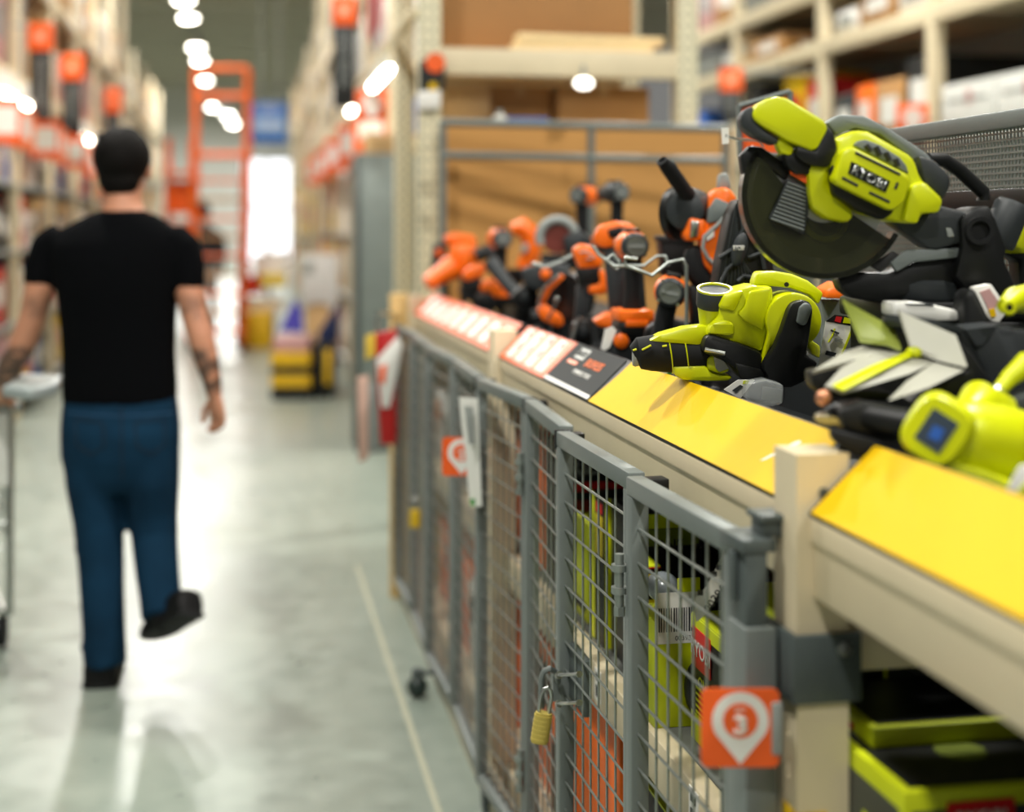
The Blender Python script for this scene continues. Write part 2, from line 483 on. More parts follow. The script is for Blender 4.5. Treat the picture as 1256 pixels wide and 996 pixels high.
# ------------------------------------------------------------------ gates of wire mesh
ZB, ZT = .075, 1.085
def gate(name, near, far, label, group=None, singly=True, plug=True):
    a = Vector((near[0], near[1], 0)); c = Vector((far[0], far[1], 0)); Lg = (c - a).length
    ang = math.atan2(c.y - a.y, c.x - a.x)
    g = thing(name, label, 'gate', a, (0, 0, ang), group)
    w_ = .028
    for n, x0, x1, z0, z1 in (('stile', 0, w_, ZB, ZT - w_), ('stile', Lg - w_, Lg, ZB, ZT - w_), ('top_rail', 0, Lg, ZT - w_, ZT), ('bottom_rail', w_, Lg - w_, ZB, ZB + w_)):
        obj(n, bx(x0, x1, -.014, .014, z0, z1), GATE, g, bev=.003, world=False)
    zs = []; z = ZT - .075
    while z > ZB + .05: zs.append(z); z -= .0512
    xs = []; x = w_ + .040
    while x < Lg - w_ - .02: xs.append(x); x += .0508
    if singly:
        m1 = m2 = None
        for z in zs:
            if m1 is None:
                o = obj('wire', tube(bmesh.new(), [(w_ - .004, 0, 0), (Lg - w_ + .004, 0, 0)], .0021, 6), GALV, g, world=False); m1 = o
            else:
                o = m1.copy(); COL.objects.link(o)
            o.location = (0, .003, z)
        for x in xs:
            if m2 is None:
                o = obj('wire', tube(bmesh.new(), [(0, 0, ZB + w_ - .004), (0, 0, ZT - w_ + .004)], .0021, 6), GALV, g, world=False); m2 = o
            else:
                o = m2.copy(); COL.objects.link(o)
            o.location = (x, -.001, 0)
    else:
        b = bmesh.new()
        for z in zs: tube(b, [(w_ - .004, .003, z), (Lg - w_ + .004, .003, z)], .0021, 5)
        for x in xs: tube(b, [(x, -.001, ZB + w_ - .004), (x, -.001, ZT - w_ + .004)], .0021, 5)
        obj('wire_mesh', b, GALV, g, world=False, kind='stuff')
    if plug:
        b = bmesh.new(); bx(Lg - .004, Lg + .006, -.016, .016, ZT - .034, ZT + .002, b); bx(Lg - .03, Lg + .004, -.034, -.014, ZT - .022, ZT - .002, b)
        obj('end_plug', b, BLK, g, bev=.002, world=False)
    return g
def hinge(g, z):
    L_ = max(c.location.x for c in g.children)
    b = bmesh.new()
    for dz in (0, .034): lathe(b, [(.013, 0), (.013, .010)], (0, .02, z + dz), (0, 0, 1), 12)
    lathe(b, [(.007, -.02), (.007, .06)], (0, .02, z), (0, 0, 1), 10)
    lathe(b, [(.009, -.034), (.009, -.02)], (0, .02, z), (0, 0, 1), 6)
    return obj('hinge', b, GALV, g, world=False)
gA = gate('wire_gate', (.600, 1.665), (.581, 2.085), 'grey wire mesh gate leaf hinged beside the BAY 3 flag', plug=False)
gB = gate('wire_gate', (.592, 2.112), (.580, 2.572), 'grey wire mesh gate leaf held shut by the brass padlock')
gC = gate('wire_gate', (.602, 2.640), (.618, 3.070), 'grey wire mesh gate leaf behind the padlock, hung to its far neighbour')
gD = gate('wire_gate', (.622, 3.095), (.582, 3.525), 'grey wire mesh gate leaf next to the hanging white paper strip')
for g in (gA, gC):
    L_ = .42 if g is gA else .43
    for z in (.905, .25):
        h = hinge(g, z); h.location = (L_ + .012, 0, 0)
pl = bmesh.new(); bx(.392, .424, -.046, -.013, ZT - .022, ZT - .002, pl)
obj('end_plug', pl, BLK, gA, bev=.002, world=False)
fg = [((.590, 3.56), (.600, 4.05)), ((.600, 4.08), (.585, 4.57)), ((.588, 4.60), (.600, 5.07)), ((.600, 5.10), (.588, 5.56))]
for i, (a, c) in enumerate(fg):
    gate('wire_gate', a, c, ['first grey mesh gate leaf past the hanging paper strip', 'second grey mesh gate leaf past the hanging paper strip', 'grey mesh gate leaf carrying the small yellow padlock', 'last grey mesh gate leaf against the plywood end post'][i], singly=False, plug=False)
# near gate post end fitting and hanger plate
ga = bmesh.new(); bx(-.052, .0, -.012, .016, ZT - .20, ZT - .012, ga); bx(-.056, .018, -.022, .022, ZT - .012, ZT + .004, ga); bx(-.03, -.012, .016, .024, ZT - .075, ZT - .015, ga)
obj('hanger_plate', ga, GATED, gA, bev=.002, world=False)
gp = bmesh.new(); bx(-.062, -.002, -.02, .02, ZB, ZT - .10, gp)
obj('gate_post', gp, GATE, gA, bev=.003, world=False)
# hasp with its two screws and the padlock
hs = bmesh.new()
hc = P(672, 838, 2.585)
tube(hs, [P(664, 868, 2.57), P(664, 832, 2.57), P(667, 824, 2.57), P(674, 820, 2.57), P(681, 824, 2.58), P(684, 832, 2.60), P(684, 838, 2.61)], .0055, 8)
bx(.555, .580, 2.545, 2.560, hc.z - .04, hc.z + .015, hs)
obj('hasp', hs, GATE, gB)
for v in (828, 863):
    s_ = bmesh.new(); a = P(686, v, 2.555); c = P(710, v - 1, 2.43)
    tube(s_, [a, c], .003, 8); lathe(s_, [(.007, 0), (.007, .004)], a, a - c, 10); lathe(s_, [(.006, 0), (.006, .004)], c, c - a, 6)
    obj('hasp_screw', s_, SIL, gB)
ob_ = bmesh.new(); bx(.585, .60, 2.43, 2.55, .60, .70, ob_)
obj('lock_plate', ob_, GATED, gB, bev=.003)
lk = thing('padlock', 'brass padlock with laminated body hanging from the gate hasp', 'padlock', P(661, 912, 2.54))
dn = (P(661, 912, 2.54) - P(667, 874, 2.54)).normalized(); sd = dn.cross(FW).normalized()
top = P(667, 874, 2.54)
lb = bmesh.new()
n_ = 13
for i in range(n_):
    o_ = top + dn * (.054 * (i + .5) / n_)
    k_ = (.0165 if i % 2 else .0158) * (.94 if i in (0, n_ - 1) else 1)
    loft(lb, [ring(o_ - dn * .0021, sd, FW, k_, k_ * .75, 20, .75), ring(o_ + dn * .0021, sd, FW, k_, k_ * .75, 20, .75)])
obj('lock_body', lb, BRASS, lk)
sh = bmesh.new()
tube(sh, [top + sd * .009 + dn * .004, top + sd * .0095 - dn * .030, top + sd * .006 - dn * .041, top - dn * .045, top - sd * .006 - dn * .041, top - sd * .0095 - dn * .030, top - sd * .009 + dn * .004], .0035, 10, FW)
obj('shackle', sh, SIL, lk)

# ------------------------------------------------------------------ BAY flags
def bay_flag(center, size, label, digit, xd, back=True):
    t_ = thing('bay_flag', label, 'sign', center)
    xd = Vector(xd).normalized(); nd = xd.cross(UP)
    h = size / 2; r = .008
    pts = []
    for cx, cz, a0 in ((1, 1, 0), (-1, 1, 90), (-1, -1, 180), (1, -1, 270)):
        for k in range(4):
            a = math.radians(a0 + 30 * k)
            pts.append(Vector(center) + xd * (cx * (h - r) + r * math.cos(a)) + UP * (cz * (h - r) + r * math.sin(a)))
    pb = prism(bmesh.new(), pts, nd * -.0025)
    pl_ = obj('plate', pb, SGO, t_, smooth=False)
    R_ = size * .36; cc = Vector(center) + UP * size * .10 + nd * .0006
    pin = arc(cc, xd, UP, R_, -28, 208, 22) + [cc - UP * (size * .56)]
    obj('map_pin', prism(bmesh.new(), pin, nd * .0006), WHT, t_, smooth=False)
    obj('pin_hole', prism(bmesh.new(), arc(cc + nd * .0007, xd, UP, R_ * .62, 0, 345, 23), nd * .0006), SGO, t_, smooth=False)
    text(digit, cc + nd * .0016 - UP * size * .055, xd, UP, size * .24, WHT, t_, bold=.03, width=size * .175)
    text('BAY', cc + nd * .0016 + UP * size * .135, xd, UP, size * .05, WHT, t_, bold=.015)
    return t_
fc = P(908, 893, 1.64)
f1 = bay_flag(fc, .0905, 'orange square flag with white map pin reading BAY 3', '3', RT)
sw = bmesh.new(); box(sw, fc + RT * .042 + FW * .02, (.012, .05, .06), rotz(-PHI)); obj('magnet_clip', sw, GRYC, f1, bev=.002)
f2c = P(566, 560, 3.62)
bay_flag(f2c, .098, 'orange square flag half hidden by the hanging white paper strip', '2', RT)
# hanging paper strip on the gate post
hp = bmesh.new()
pp = [(563, 487, 3.50), (586, 489, 3.48), (588, 540, 3.49), (591, 621, 3.50), (576, 622, 3.52), (571, 560, 3.52), (566, 520, 3.52)]
q = [P(*p) for p in pp]
prism(hp, q, FW * .002)
hpo = tag(obj('paper_strip', hp, WHT), 'curled white paper strip taped to the grey gate post', 'paper')
obj('green_mark', slab([(576, 612), (583, 612), (582, 621), (577, 621)], 3.495, .001), mat('green_ink', '#4f9a4a', .5), hpo, smooth=False)
obj('faint_print', slab([(569, 498), (580, 499), (583, 545), (575, 545)], 3.478, .001), GRYC, hpo, smooth=False)
# floor caster of a gate
bc_ = PZ(512, 855, 0); bc_.x = min(bc_.x, .535)
ca = thing('gate_caster', 'dark round caster standing on the floor below the gates', 'caster', (bc_.x, bc_.y, 0))
obj('wheel', ell(bmesh.new(), (bc_.x, bc_.y, .033), .033, .03, .033), mat('dark_green_rubber', '#1f2d28', .35), ca)
cb = bmesh.new(); lathe(cb, [(.018, .055), (.018, .085), (.012, .09)], (bc_.x, bc_.y, 0), (0, 0, 1), 14); bx(bc_.x, .60, bc_.y - .01, bc_.y + .01, .068, .08, cb)
obj('stem', cb, GATED, ca)
yl = thing('padlock', 'small yellow padlock on the far grey gates', 'padlock', P(508, 640, 4.86))
obj('lock_body', slab([(502, 626), (515, 626), (515, 648), (502, 648)], 4.84, .03), mat('yellow_lock', '#d9b51c', .45), yl, bev=.005)
obj('shackle', ptube([(504, 628, 4.855), (504, 614, 4.86), (509, 610, 4.86), (513, 614, 4.86), (513, 628, 4.855)], .005, 8), SIL, yl)
b = bx(.585, .60, 3.50, 3.545, .0, ZB)
tag(obj('drop_bolt', b, GATED), 'short grey drop bolt at the foot of a gate', 'bolt')
# ------------------------------------------------------------------ cartons behind the gates
XD = Vector((1, 0, 0)); YDIR = Vector((0, 1, 0))
def carton(x0, x1, y0, y1, z0, z1, m, label, cat='box', group=None, name='carton', bev=.003):
    t = thing(name, label, cat, ((x0 + x1) / 2, (y0 + y1) / 2, z0), group=group)
    obj('body', bx(x0, x1, y0, y1, z0, z1), m, t, bev=bev)
    return t
def face_y(t, y, x0, x1, z0, z1, m, name='printed_panel', th=.0012):
    return obj(name, bx(x0, x1, y - th, y, z0, z1), m, t, smooth=False)
def face_x(t, x, y0, y1, z0, z1, m, name='printed_panel', th=.0012):
    return obj(name, bx(x - th, x, y0, y1, z0, z1), m, t, smooth=False)
ZS = .62
# gate A: black ONE+ carton
c = carton(.715, .93, 2.58, 2.74, ZS, .925, BLK, 'black carton printed ONE+ standing behind the mesh gate')
face_y(c, 2.58, .717, .90, .895, .922, LIME2); face_y(c, 2.58, .717, .90, .62, .66, LIME2)
face_y(c, 2.58, .735, .845, .862, .893, mat('olive_print', '#6f7c1c', .5))
text('ONE', P(820, 668, 2.60) + FW * -.0, XD, UP, .020, INK, c, bold=.015); text('+', P(860, 668, 2.60), XD, UP, .022, INK, c, bold=.015)
# lime/yellow blister pack left of it
c = carton(.69, .73, 2.44, 2.53, ZS, .86, LIME2, 'lime blister pack with yellow and red header behind the mesh gate', 'package')
face_y(c, 2.44, .692, .728, .79, .855, mat('yellow_print', '#e0c81a', .45)); face_y(c, 2.44, .692, .728, .845, .857, RED)
face_x(c, .69, 2.45, 2.52, .70, .78, BLK); face_y(c, 2.44, .70, .718, .80, .82, INK)
obj('clear_shell', bx(.695, .725, 2.415, 2.44, .66, .76), CLEAR, c, bev=.006)
# battery kit with barcode label
c = carton(.675, .76, 2.30, 2.42, ZS, .80, LIME2, 'lime carton with white barcode label behind the mesh gate')
p0 = P(806, 725, 2.36)
face_y(c, 2.30, .677, .755, .762, .848, WHT, 'barcode_label')
bb = bmesh.new()
for i in range(16): bx(.682 + i * .0044, .6844 + i * .0044 - (i % 3) * .0006, 2.2976, 2.2988, .782, .822, bb)
obj('bar_code', bb, INK, c, smooth=False, kind='stuff')
text('00393', (.725, 2.2985, .771), XD, UP, .008, INK, c)
obj('cable_bundle', ell(bmesh.new(), (.705, 2.35, .845), .03, .04, .025), mat('grey_film', '#747a7c', .25), c)
obj('lime_tongue', bx(.715, .755, 2.296, 2.30, .848, .872), LIME, c, bev=.002)
obj('black_pouch', ell(bmesh.new(), (.745, 2.285, .69), .022, .02, .045), BLK, c)
# black carton with red brand patch facing the aisle
c = carton(.728, .88, 2.00, 2.26, ZS, .822, BLK, 'black carton with red brand patch and lime rim behind the mesh gate')
face_x(c, .728, 2.0, 2.26, .800, .822, LIME2); face_x(c, .728, 2.0, 2.26, .62, .665, LIME2)
obj('lid', bx(.728, .88, 2.0, 2.26, .822, .825), LIME2, c, smooth=False)
face_x(c, .7275, 2.16, 2.25, .742, .806, RED, 'brand_patch', .002)
text('RYOBI', (.7248, 2.205, .774), -YDIR, UP, .026, WHT, c, bold=.015)
text('ONE+', (.7263, 2.185, .722), -YDIR, UP, .020, LIME, c, bold=.02)
for i in range(6):
    face_x(c, .7275, 2.10 + .01 * (i % 3), 2.235, .708 - i * .010, .712 - i * .010, LIME2, 'print_line')
# curved shipping sticker
st = bmesh.new()
rows = []
for i in range(9):
    f = i / 8
    u = 850 + 38 * f; v = 748 - 20 * f - 42 * f * f
    rows.append((P(u, v - 13, 2.10 - .03 * math.sin(f * 3.1)), P(u + 4, v + 15, 2.10 - .03 * math.sin(f * 3.1))))
vs = [(st.verts.new(a), st.verts.new(b_)) for a, b_ in rows]
for (a, b_), (c_, d_) in zip(vs, vs[1:]): st.faces.new((a, c_, d_, b_))
bmesh.ops.solidify(st, geom=list(st.faces), thickness=.0012)
so = tag(obj('shipping_sticker', st, WHT), 'curled white shipping sticker reading 00396 behind the mesh gate', 'sticker')
sx = (P(888, 713, 2.07) - P(866, 744, 2.07)).normalized()
text('00396', P(877, 734, 2.062), sx, sx.cross(-FW).cross(sx) if False else (FW.cross(sx) * -1 if FW.cross(sx).z < 0 else FW.cross(sx)), .013, INK, so, bold=.01)
for k_, (u, v) in enumerate(((859, 727), (876, 704), (882, 696))):
    q = P(u, v, 2.066); obj('printed_code', box(bmesh.new(), q, (.008, .001, .008), rotz(-PHI)), INK, so, smooth=False)
# lime carton by the near post
c = carton(.688, .84, 1.76, 1.93, ZS, .955, LIME2, 'tall lime carton behind the gate post below the beam')
face_y(c, 1.76, .74, .83, .70, .93, BLK); face_x(c, .688, 1.80, 1.90, .80, .86, RED)
# gate B: lime cartons and the blister pack
c = carton(.715, .80, 2.93, 3.08, ZS, .83, LIME2, 'lime carton standing alone at the shelf edge behind the locked gate')
face_x(c, .715, 2.95, 3.06, .64, .66, INK); face_y(c, 2.93, .72, .795, .795, .80, INK)
c = carton(.705, .775, 2.755, 2.86, ZS, .92, BLK, 'black and lime blister pack leaning behind the locked gate', 'package')
face_x(c, .705, 2.83, 2.86, .62, .92, LIME); face_y(c, 2.755, .707, .72, .62, .92, LIME); face_x(c, .7045, 2.765, 2.82, .80, .88, mat('yellow_print', '#e0c81a', .45)); face_x(c, .7045, 2.77, 2.82, .885, .905, RED)
face_y(c, 2.7545, .725, .77, .655, .70, GRYC); obj('clear_shell', bx(.722, .77, 2.742, 2.755, .70, .88), CLEAR, c, bev=.008)
# dark kit at the top with pale lettering, orange below the shelf
c = carton(.715, .98, 3.13, 3.36, ZS, .96, BLK, 'black tool kit carton with red band behind the locked gate')
face_y(c, 3.13, .716, .95, .865, .885, RED); face_y(c, 3.13, .716, .95, .62, .845, mat('dark_red_print', '#7c1a12', .5))
text('RIDGID', (.80, 3.128, .92), XD, UP, .035, GRYC, c, bold=.02)
c = carton(.70, .95, 2.62, 2.95, .07, .50, ORG, 'orange tool kit carton with black brand band on the bottom shelf')
face_y(c, 2.62, .725, .95, .385, .45, BLK); text('RIDGID', (.80, 2.618, .43), XD, UP, .026, GRYC, c, bold=.02)
for i in range(6): face_y(c, 2.62, .735, .94, .13 + i * .04, .14 + i * .04, mat('dark_orange_print', '#a53c08', .5), 'print_line')
c = carton(.70, .95, 2.05, 2.50, .07, .47, BLK, 'black carton with lime lid on the bottom shelf beside the orange kit')
obj('lid', bx(.70, .95, 2.05, 2.50, .47, .474), LIME2, c, smooth=False)
# shelf price tags on the lower beam
for i, y in enumerate((2.62, 2.30, 2.03)):
    tg = tag(obj('shelf_tag', bx(.6635, .665, y, y + .045, .555, .615), WHT, bev=0, smooth=False), 'small white shelf tag on the lower beam behind the gates', 'tag', 'white tags on the lower beam')
    tb = bmesh.new()
    bx(.6625, .6634, y + .01, y + .035, .595, .608, tb)
    for j in range(5): bx(.6625, .6634, y + .008 + j * .006, y + .011 + j * .006, .563, .585, tb)
    obj('tag_print', tb, INK, tg, smooth=False, kind='stuff')
# cartons behind the farther gates
R_ = random.Random(3)
pal = [(ORG, 'orange'), (BLK, 'black'), (ORG, 'orange'), (DGR, 'charcoal'), (ORG, 'orange'), (RED, 'red'), (BLK, 'black'), (WHT, 'white')]
for zz, zt in ((ZS, 1.0), (.07, .50)):
    y = 3.42 if zz > .5 else 3.02
    i = 0
    while y < 5.35:
        wd = R_.uniform(.10, .24); h = R_.uniform(.6, .98) * (zt - zz)
        if not (YM - .06 < y + wd and y < YM + .06):
            m, cn = pal[i % 4 if i < 6 else R_.randrange(len(pal))]
            x0 = .705 + R_.uniform(0, .03)
            where = 'upper' if zz > .5 else 'bottom'
            t = carton(x0, .98, y, y + wd, zz, zz + h, m, f'{cn} tool carton on the {where} shelf behind the far gates', 'box', f'{cn} cartons on the {where} shelf behind the far gates')
            face_x(t, x0, y + .015, y + wd - .015, zz + h * .55, zz + h * .85, [BLK, ORG, BLK, PCH][i % 4])
            face_y(t, y, x0 + .02, .95, zz + h * .2, zz + h * .5, [BLK, ORG, DGR][i % 3])
        y += wd + R_.uniform(.01, .035); i += 1
# the bay without gates: three flat lime and black cartons
def flat_carton(x0, x1, y0, y1, z0, z1, label, patch=True):
    t = carton(x0, x1, y0, y1, z0, z1, LIME2, label)
    obj('top_panel', bx(x0 + .012, x1 - .012, y0 + .010, y1 - .006, z1, z1 + .0015), BLK, t, smooth=False)
    h = z1 - z0
    if h > .06:
        face_x(t, x0, y0 + .01, y1 - .01, z0, z1 - .022, mat('dark_print', '#3c4038', .5)); face_y(t, y0, x0 + .01, x1 - .01, z0, z1 - .022, DGR)
        face_x(t, x0 - .0015, y1 - .15, y1 - .04, z1 - .065, z1 - .018, RED, 'brand_patch')
        text('RYOBI', (x0 - .0035, y1 - .095, z1 - .042), -YDIR, UP, .02, WHT, t, bold=.015)
        face_y(t, y0 - .0015, x0 + .05, x0 + .13, z1 - .05, z1 - .014, RED, 'brand_patch')
        text('RYOBI', (x0 + .09, y0 - .0035, z1 - .032), XD, UP, .016, WHT, t, bold=.015)
        obj('lime_print', lathe(bmesh.new(), [(.03, 0), (.03, .0006)], (x0 + .12, y0 + .10, z1 + .0015), (0, 0, 1), 20), mat('olive_print', '#6f7c1c', .5), t, smooth=False)
        face_x(t, x0 - .001, y0 + .02, y0 + .1, z0 + .01, z0 + .04, LIME2, 'print_line')
    else:
        face_x(t, x0 - .0005, y0 + .05, y1 - .08, z0 + .006, z1 - .012, RED, 'brand_patch')
    return t
flat_carton(.700, 1.14, 1.29, 1.56, .62, .748, 'bottom lime and black carton of the stack on the open shelf')
flat_carton(.702, 1.10, 1.437, 1.74, .7495, .848, 'lime and black carton with two red brand patches in the open shelf stack')
flat_carton(.722, 1.12, 1.56, 1.73, .8495, .874, 'thin lime and black carton on top of the open shelf stack')
# ------------------------------------------------------------------ power tools on the deck: lime miter saw
def sp(name, pts, t, thick, m, par, bev=.004, label=None):
    return obj(name, slab(pts, t, thick), m, par, bev=bev, label=label)
T = 2.0
ris = tag(obj('display_riser', prism(bmesh.new(), [(.935, 1.87, 1.122), (1.0, 1.87, 1.122), (1.0, 1.87, 1.2), (1.22, 1.87, 1.2), (1.22, 1.87, 1.325), (.935, 1.87, 1.325)], (0, .23, 0)), BLK, bev=.004), 'dark grey riser block under the lime miter saw', 'riser')
saw = thing('miter_saw', 'lime and black cordless miter saw with smoked blade guard on riser', 'saw', P(1110, 400, 2.12))
bc = P(1012, 240, T + .03)
hn = sp('handle', [(923, 139), (929, 127), (940, 121), (953, 118), (965, 120), (1012, 148), (1016, 158), (1003, 182), (996, 185), (966, 172), (936, 155), (925, 147)], T - .012, .05, LIME, saw, .008)
obj('grip_cap', slab([(908, 143), (913, 134), (924, 129), (927, 148), (940, 161), (957, 171), (952, 178), (925, 167), (911, 157)], T - .006, .042), DGR, saw, bev=.006)
obj('trigger', slab([(950, 171), (960, 169), (975, 182), (971, 191), (958, 188)], T + .0, .03), LIME, saw, bev=.004)
sp('trigger_guard', [(960, 188), (974, 186), (990, 197), (1002, 204), (994, 214), (976, 214), (966, 204)], T + .004, .03, BLK, saw, .003)
sp('collar', [(1013, 152), (1024, 164), (1028, 184), (1016, 206), (1000, 204), (986, 200), (975, 190), (978, 178), (1000, 184)], T - .008, .05, BLK, saw, .005)
sp('upper_motor_cover', [(1014, 150), (1030, 140), (1060, 142), (1082, 152), (1126, 180), (1142, 192), (1148, 210), (1120, 196), (1080, 165), (1050, 157), (1026, 166)], T + .028, .05, MGR, saw, .005)
sp('motor_housing', [(1026, 170), (1047, 159), (1066, 161), (1122, 193), (1131, 220), (1158, 245), (1152, 262), (1131, 258), (1127, 275), (1100, 272), (1060, 262), (1020, 238), (1018, 200)], T - .006, .085, LIME, saw, .009)
sp('motor_side_black', [(1019, 206), (1027, 200), (1100, 246), (1096, 262), (1084, 270), (1052, 258), (1022, 238)], T - .016, .03, BLK, saw, .005)
mc = sp('motor_cap', [(1032, 188), (1041, 180), (1048, 181), (1114, 214), (1118, 221), (1110, 247), (1098, 258), (1090, 257), (1026, 226), (1022, 219)], T - .034, .034, LIME, saw, .007)
sp('nameplate', [(1044.5, 198), (1092, 222.5), (1086.5, 236), (1040.5, 212.5)], T - .0365, .004, BLK, mc, .0)
xd = (P(1092, 222.5, T) - P(1044.5, 198, T)).normalized(); yd = (P(1044.5, 198, T) - P(1040.5, 212.5, T)); yd = (yd - xd * yd.dot(xd)).normalized()
text('RYOBI', P(1066.3, 217.3, T - .0378), xd, yd, .0135, SIL, mc, bold=.015, width=.050)
for a, b_ in (((1049, 187), (1104, 214)), ((1033, 218), (1052, 228)), ((1066, 236), (1091, 248)), ((1098, 232), (1101, 224))):
    g_ = bmesh.new(); tube(g_, [P(a[0], a[1], T - .034), P(b_[0], b_[1], T - .034)], .0022, 6); obj('vent_slot', g_, INK, mc)
va = sp('vent_arch', [(1047, 178), (1052, 173), (1062, 171), (1080, 178), (1104, 193), (1112, 203), (1115, 213), (1106, 209), (1082, 196)], T - .012, .01, MGR, saw, .002)
for q in (((1062, 178), (1068, 185)), ((1074, 180), (1079, 191)), ((1086, 187), (1091, 197)), ((1098, 195), (1101, 204))):
    g_ = bmesh.new(); tube(g_, [P(q[0][0], q[0][1], T - .013), P(q[1][0], q[1][1], T - .013)], .0042, 6); obj('vent_slot', g_, INK, va)
sp('gear_housing', [(990, 203), (1006, 193), (1021, 192), (1017, 224), (1050, 262), (1042, 274), (1014, 268), (996, 256), (992, 236)], T + .002, .06, LIME, saw, .008)
sp('rear_motor_end', [(1126, 190), (1146, 196), (1166, 214), (1168, 226), (1158, 246), (1134, 226)], T + .004, .06, DGR, saw, .007)
sp('battery_foot', [(1118, 226), (1134, 222), (1158, 245), (1153, 261), (1130, 262), (1127, 275), (1108, 272)], T - .018, .03, LIME, saw, .006)
# blade, upper guard, smoked lower guard
k = T / F
blade = lathe(bmesh.new(), [(.012, -.001), (78 * k, -.001), (78 * k, .001), (.012, .001)], bc + FW * .012, FW, 40); obj('blade', blade, SIL, saw)
x_, z_ = RT, UP
gb = bmesh.new()
out = arc(bc, x_, z_, 103 * k, 146, 326, 34); inn = arc(bc, x_, z_, 34 * k, 326, 200, 16)
prism(gb, out + inn, FW * .006)
obj('lower_guard', gb, SMOKE, saw)
rb = bmesh.new()
prism(rb, arc(bc, x_, z_, 104 * k, 146, 332, 34) + arc(bc, x_, z_, 97 * k, 332, 146, 34), FW * .034); obj('guard_rim', rb, mat('smoked_rim', '#24261c', .2), saw)
rb = bmesh.new(); prism(rb, arc(bc + FW * .014, x_, z_, 88 * k, 150, 215, 12) + arc(bc + FW * .014, x_, z_, 40 * k, 215, 150, 8), FW * .02); obj('upper_guard', rb, BLK, saw)
sp('guard_top', [(908, 190), (920, 178), (935, 180), (972, 206), (965, 222), (930, 196), (912, 214)], T + .03, .03, BLK, saw, .004)
rbs = sp('ribbed_shroud', [(944, 268), (966, 220), (991, 228), (992, 262), (986, 288)], T + .018, .012, DGR, saw, .002)
for i in range(11):
    f = i / 10
    a = P(946 + 20 * (1 - f) , 224 + 44 * f, T + .017); c = P(989 - 3 * f, 232 + 50 * f, T + .017)
    obj('rib', tube(bmesh.new(), [a, c], .0016, 6), GRYC if False else MGR, rbs)
sp('orange_label', [(969, 206), (990, 217), (991, 226), (970, 214)], T + .012, .006, SGO, saw, .0)
obj('lime_gear_ring', tube(bmesh.new(), arc(P(1012, 268, T + .04), x_, z_, 26 * k, 190, 350, 12), .006, 8), LIME, saw)
obj('arbor', lathe(bmesh.new(), [(.022, 0), (.022, .02), (.010, .022), (.010, .034)], bc + FW * .02, -FW, 20), BLK, saw)
# arm and pivot
sp('saw_arm', [(1092, 272), (1106, 262), (1140, 262), (1152, 252), (1196, 262), (1188, 296), (1150, 306), (1138, 304)], T + .03, .05, DGR, saw, .006)
sp('arm_window', [(1160, 279), (1167, 280), (1171, 290), (1163, 291)], T + .028, .004, GRYC, saw, .001)
obj('carry_bar', ptube([(1138, 196, T + .06), (1158, 196, T + .07), (1176, 208, T + .08), (1206, 236, T + .09), (1206, 246, T + .09)], .0105, 10), BLK, saw)
sp('pivot_yoke', [(1178, 268), (1196, 254), (1214, 252), (1222, 268), (1236, 306), (1232, 318), (1248, 352), (1240, 372), (1208, 352), (1188, 360), (1172, 338), (1180, 306)], T + .02, .09, BLK, saw, .006)
pc = P(1200, 283, T + .018)
obj('pivot_knob', lathe(bmesh.new(), [(.020, 0), (.020, .010), (.014, .010), (.013, .003)], pc, -FW, 20), RUB, saw)
obj('motor_cylinder', lathe(bmesh.new(), [(.024, 0), (.026, .004), (.026, .06), (.022, .066)], P(1222, 300, T + .06), P(1244, 248, T + .06) - P(1222, 300, T + .06), 22), DGR, saw)
# base, turntable, fence
tt = P(1110, 362, 2.12)
obj('turntable', lathe(bmesh.new(), [(.082, 0), (.086, .006), (.086, .024), (.08, .03)], (tt.x + .02, tt.y, 1.355), (0, 0, 1), 40), DGR, saw)
obj('base', bx(tt.x - .055, tt.x + .17, tt.y - .09, tt.y + .12, 1.325, 1.356), BLK, saw, bev=.008)
sp('front_shroud', [(1028, 342), (1046, 334), (1090, 334), (1128, 318), (1166, 300), (1196, 306), (1190, 350), (1176, 378), (1152, 378), (1120, 362), (1080, 372), (1046, 366), (1032, 356)], T + .045, .05, BLK, saw, .006)
sp('miter_scale', [(1068, 326), (1096, 308), (1106, 314), (1080, 334)], T + .04, .01, INK, saw, .001)
sp('fence', [(1092, 322), (1112, 306), (1178, 304), (1176, 316), (1120, 322), (1100, 334)], T + .035, .012, MGR, saw, .003)

# ------------------------------------------------------------------ lime belt sander
T2 = 2.36
def z4(pts): return [(770 + x / 4.486, 320 + y / 4.486) for x, y in pts]
sd_ = thing('belt_sander', 'lime belt sander with black front knob lying on the yellow card rail', 'sander', P(900, 470, T2 + .05))
sp('top_flange', z4([(690, 132), (716, 60), (820, 58), (905, 72), (992, 108), (1080, 178), (1052, 244), (1010, 190), (900, 150)]), T2 + .01, .05, LIME, sd_, .005)
obj('screw_hole', lathe(bmesh.new(), [(.004, 0), (.004, .002)], P(770 + 873 / 4.486, 320 + 130 / 4.486, T2 + .009), -FW, 12), INK, sd_)
sp('motor_block', z4([(496, 258), (528, 184), (560, 168), (690, 134), (800, 140), (800, 250), (770, 390), (742, 505), (600, 452), (428, 412), (448, 356), (500, 306)]), T2 - .012, .10, LIME, sd_, .010)
sp('motor_ridge', z4([(505, 240), (532, 184), (640, 160), (622, 210), (590, 282), (556, 268), (500, 262)]), T2 - .022, .03, LIME, sd_, .006)
sp('motor_ridge', z4([(640, 250), (670, 166), (790, 146), (770, 300), (750, 390), (640, 330), (600, 290)]), T2 - .020, .03, LIME, sd_, .006)
vt = sp('vent_dome', z4([(452, 366), (470, 340), (545, 326), (585, 345), (590, 400), (560, 414), (440, 402)]), T2 - .022, .02, LIME, sd_, .006)
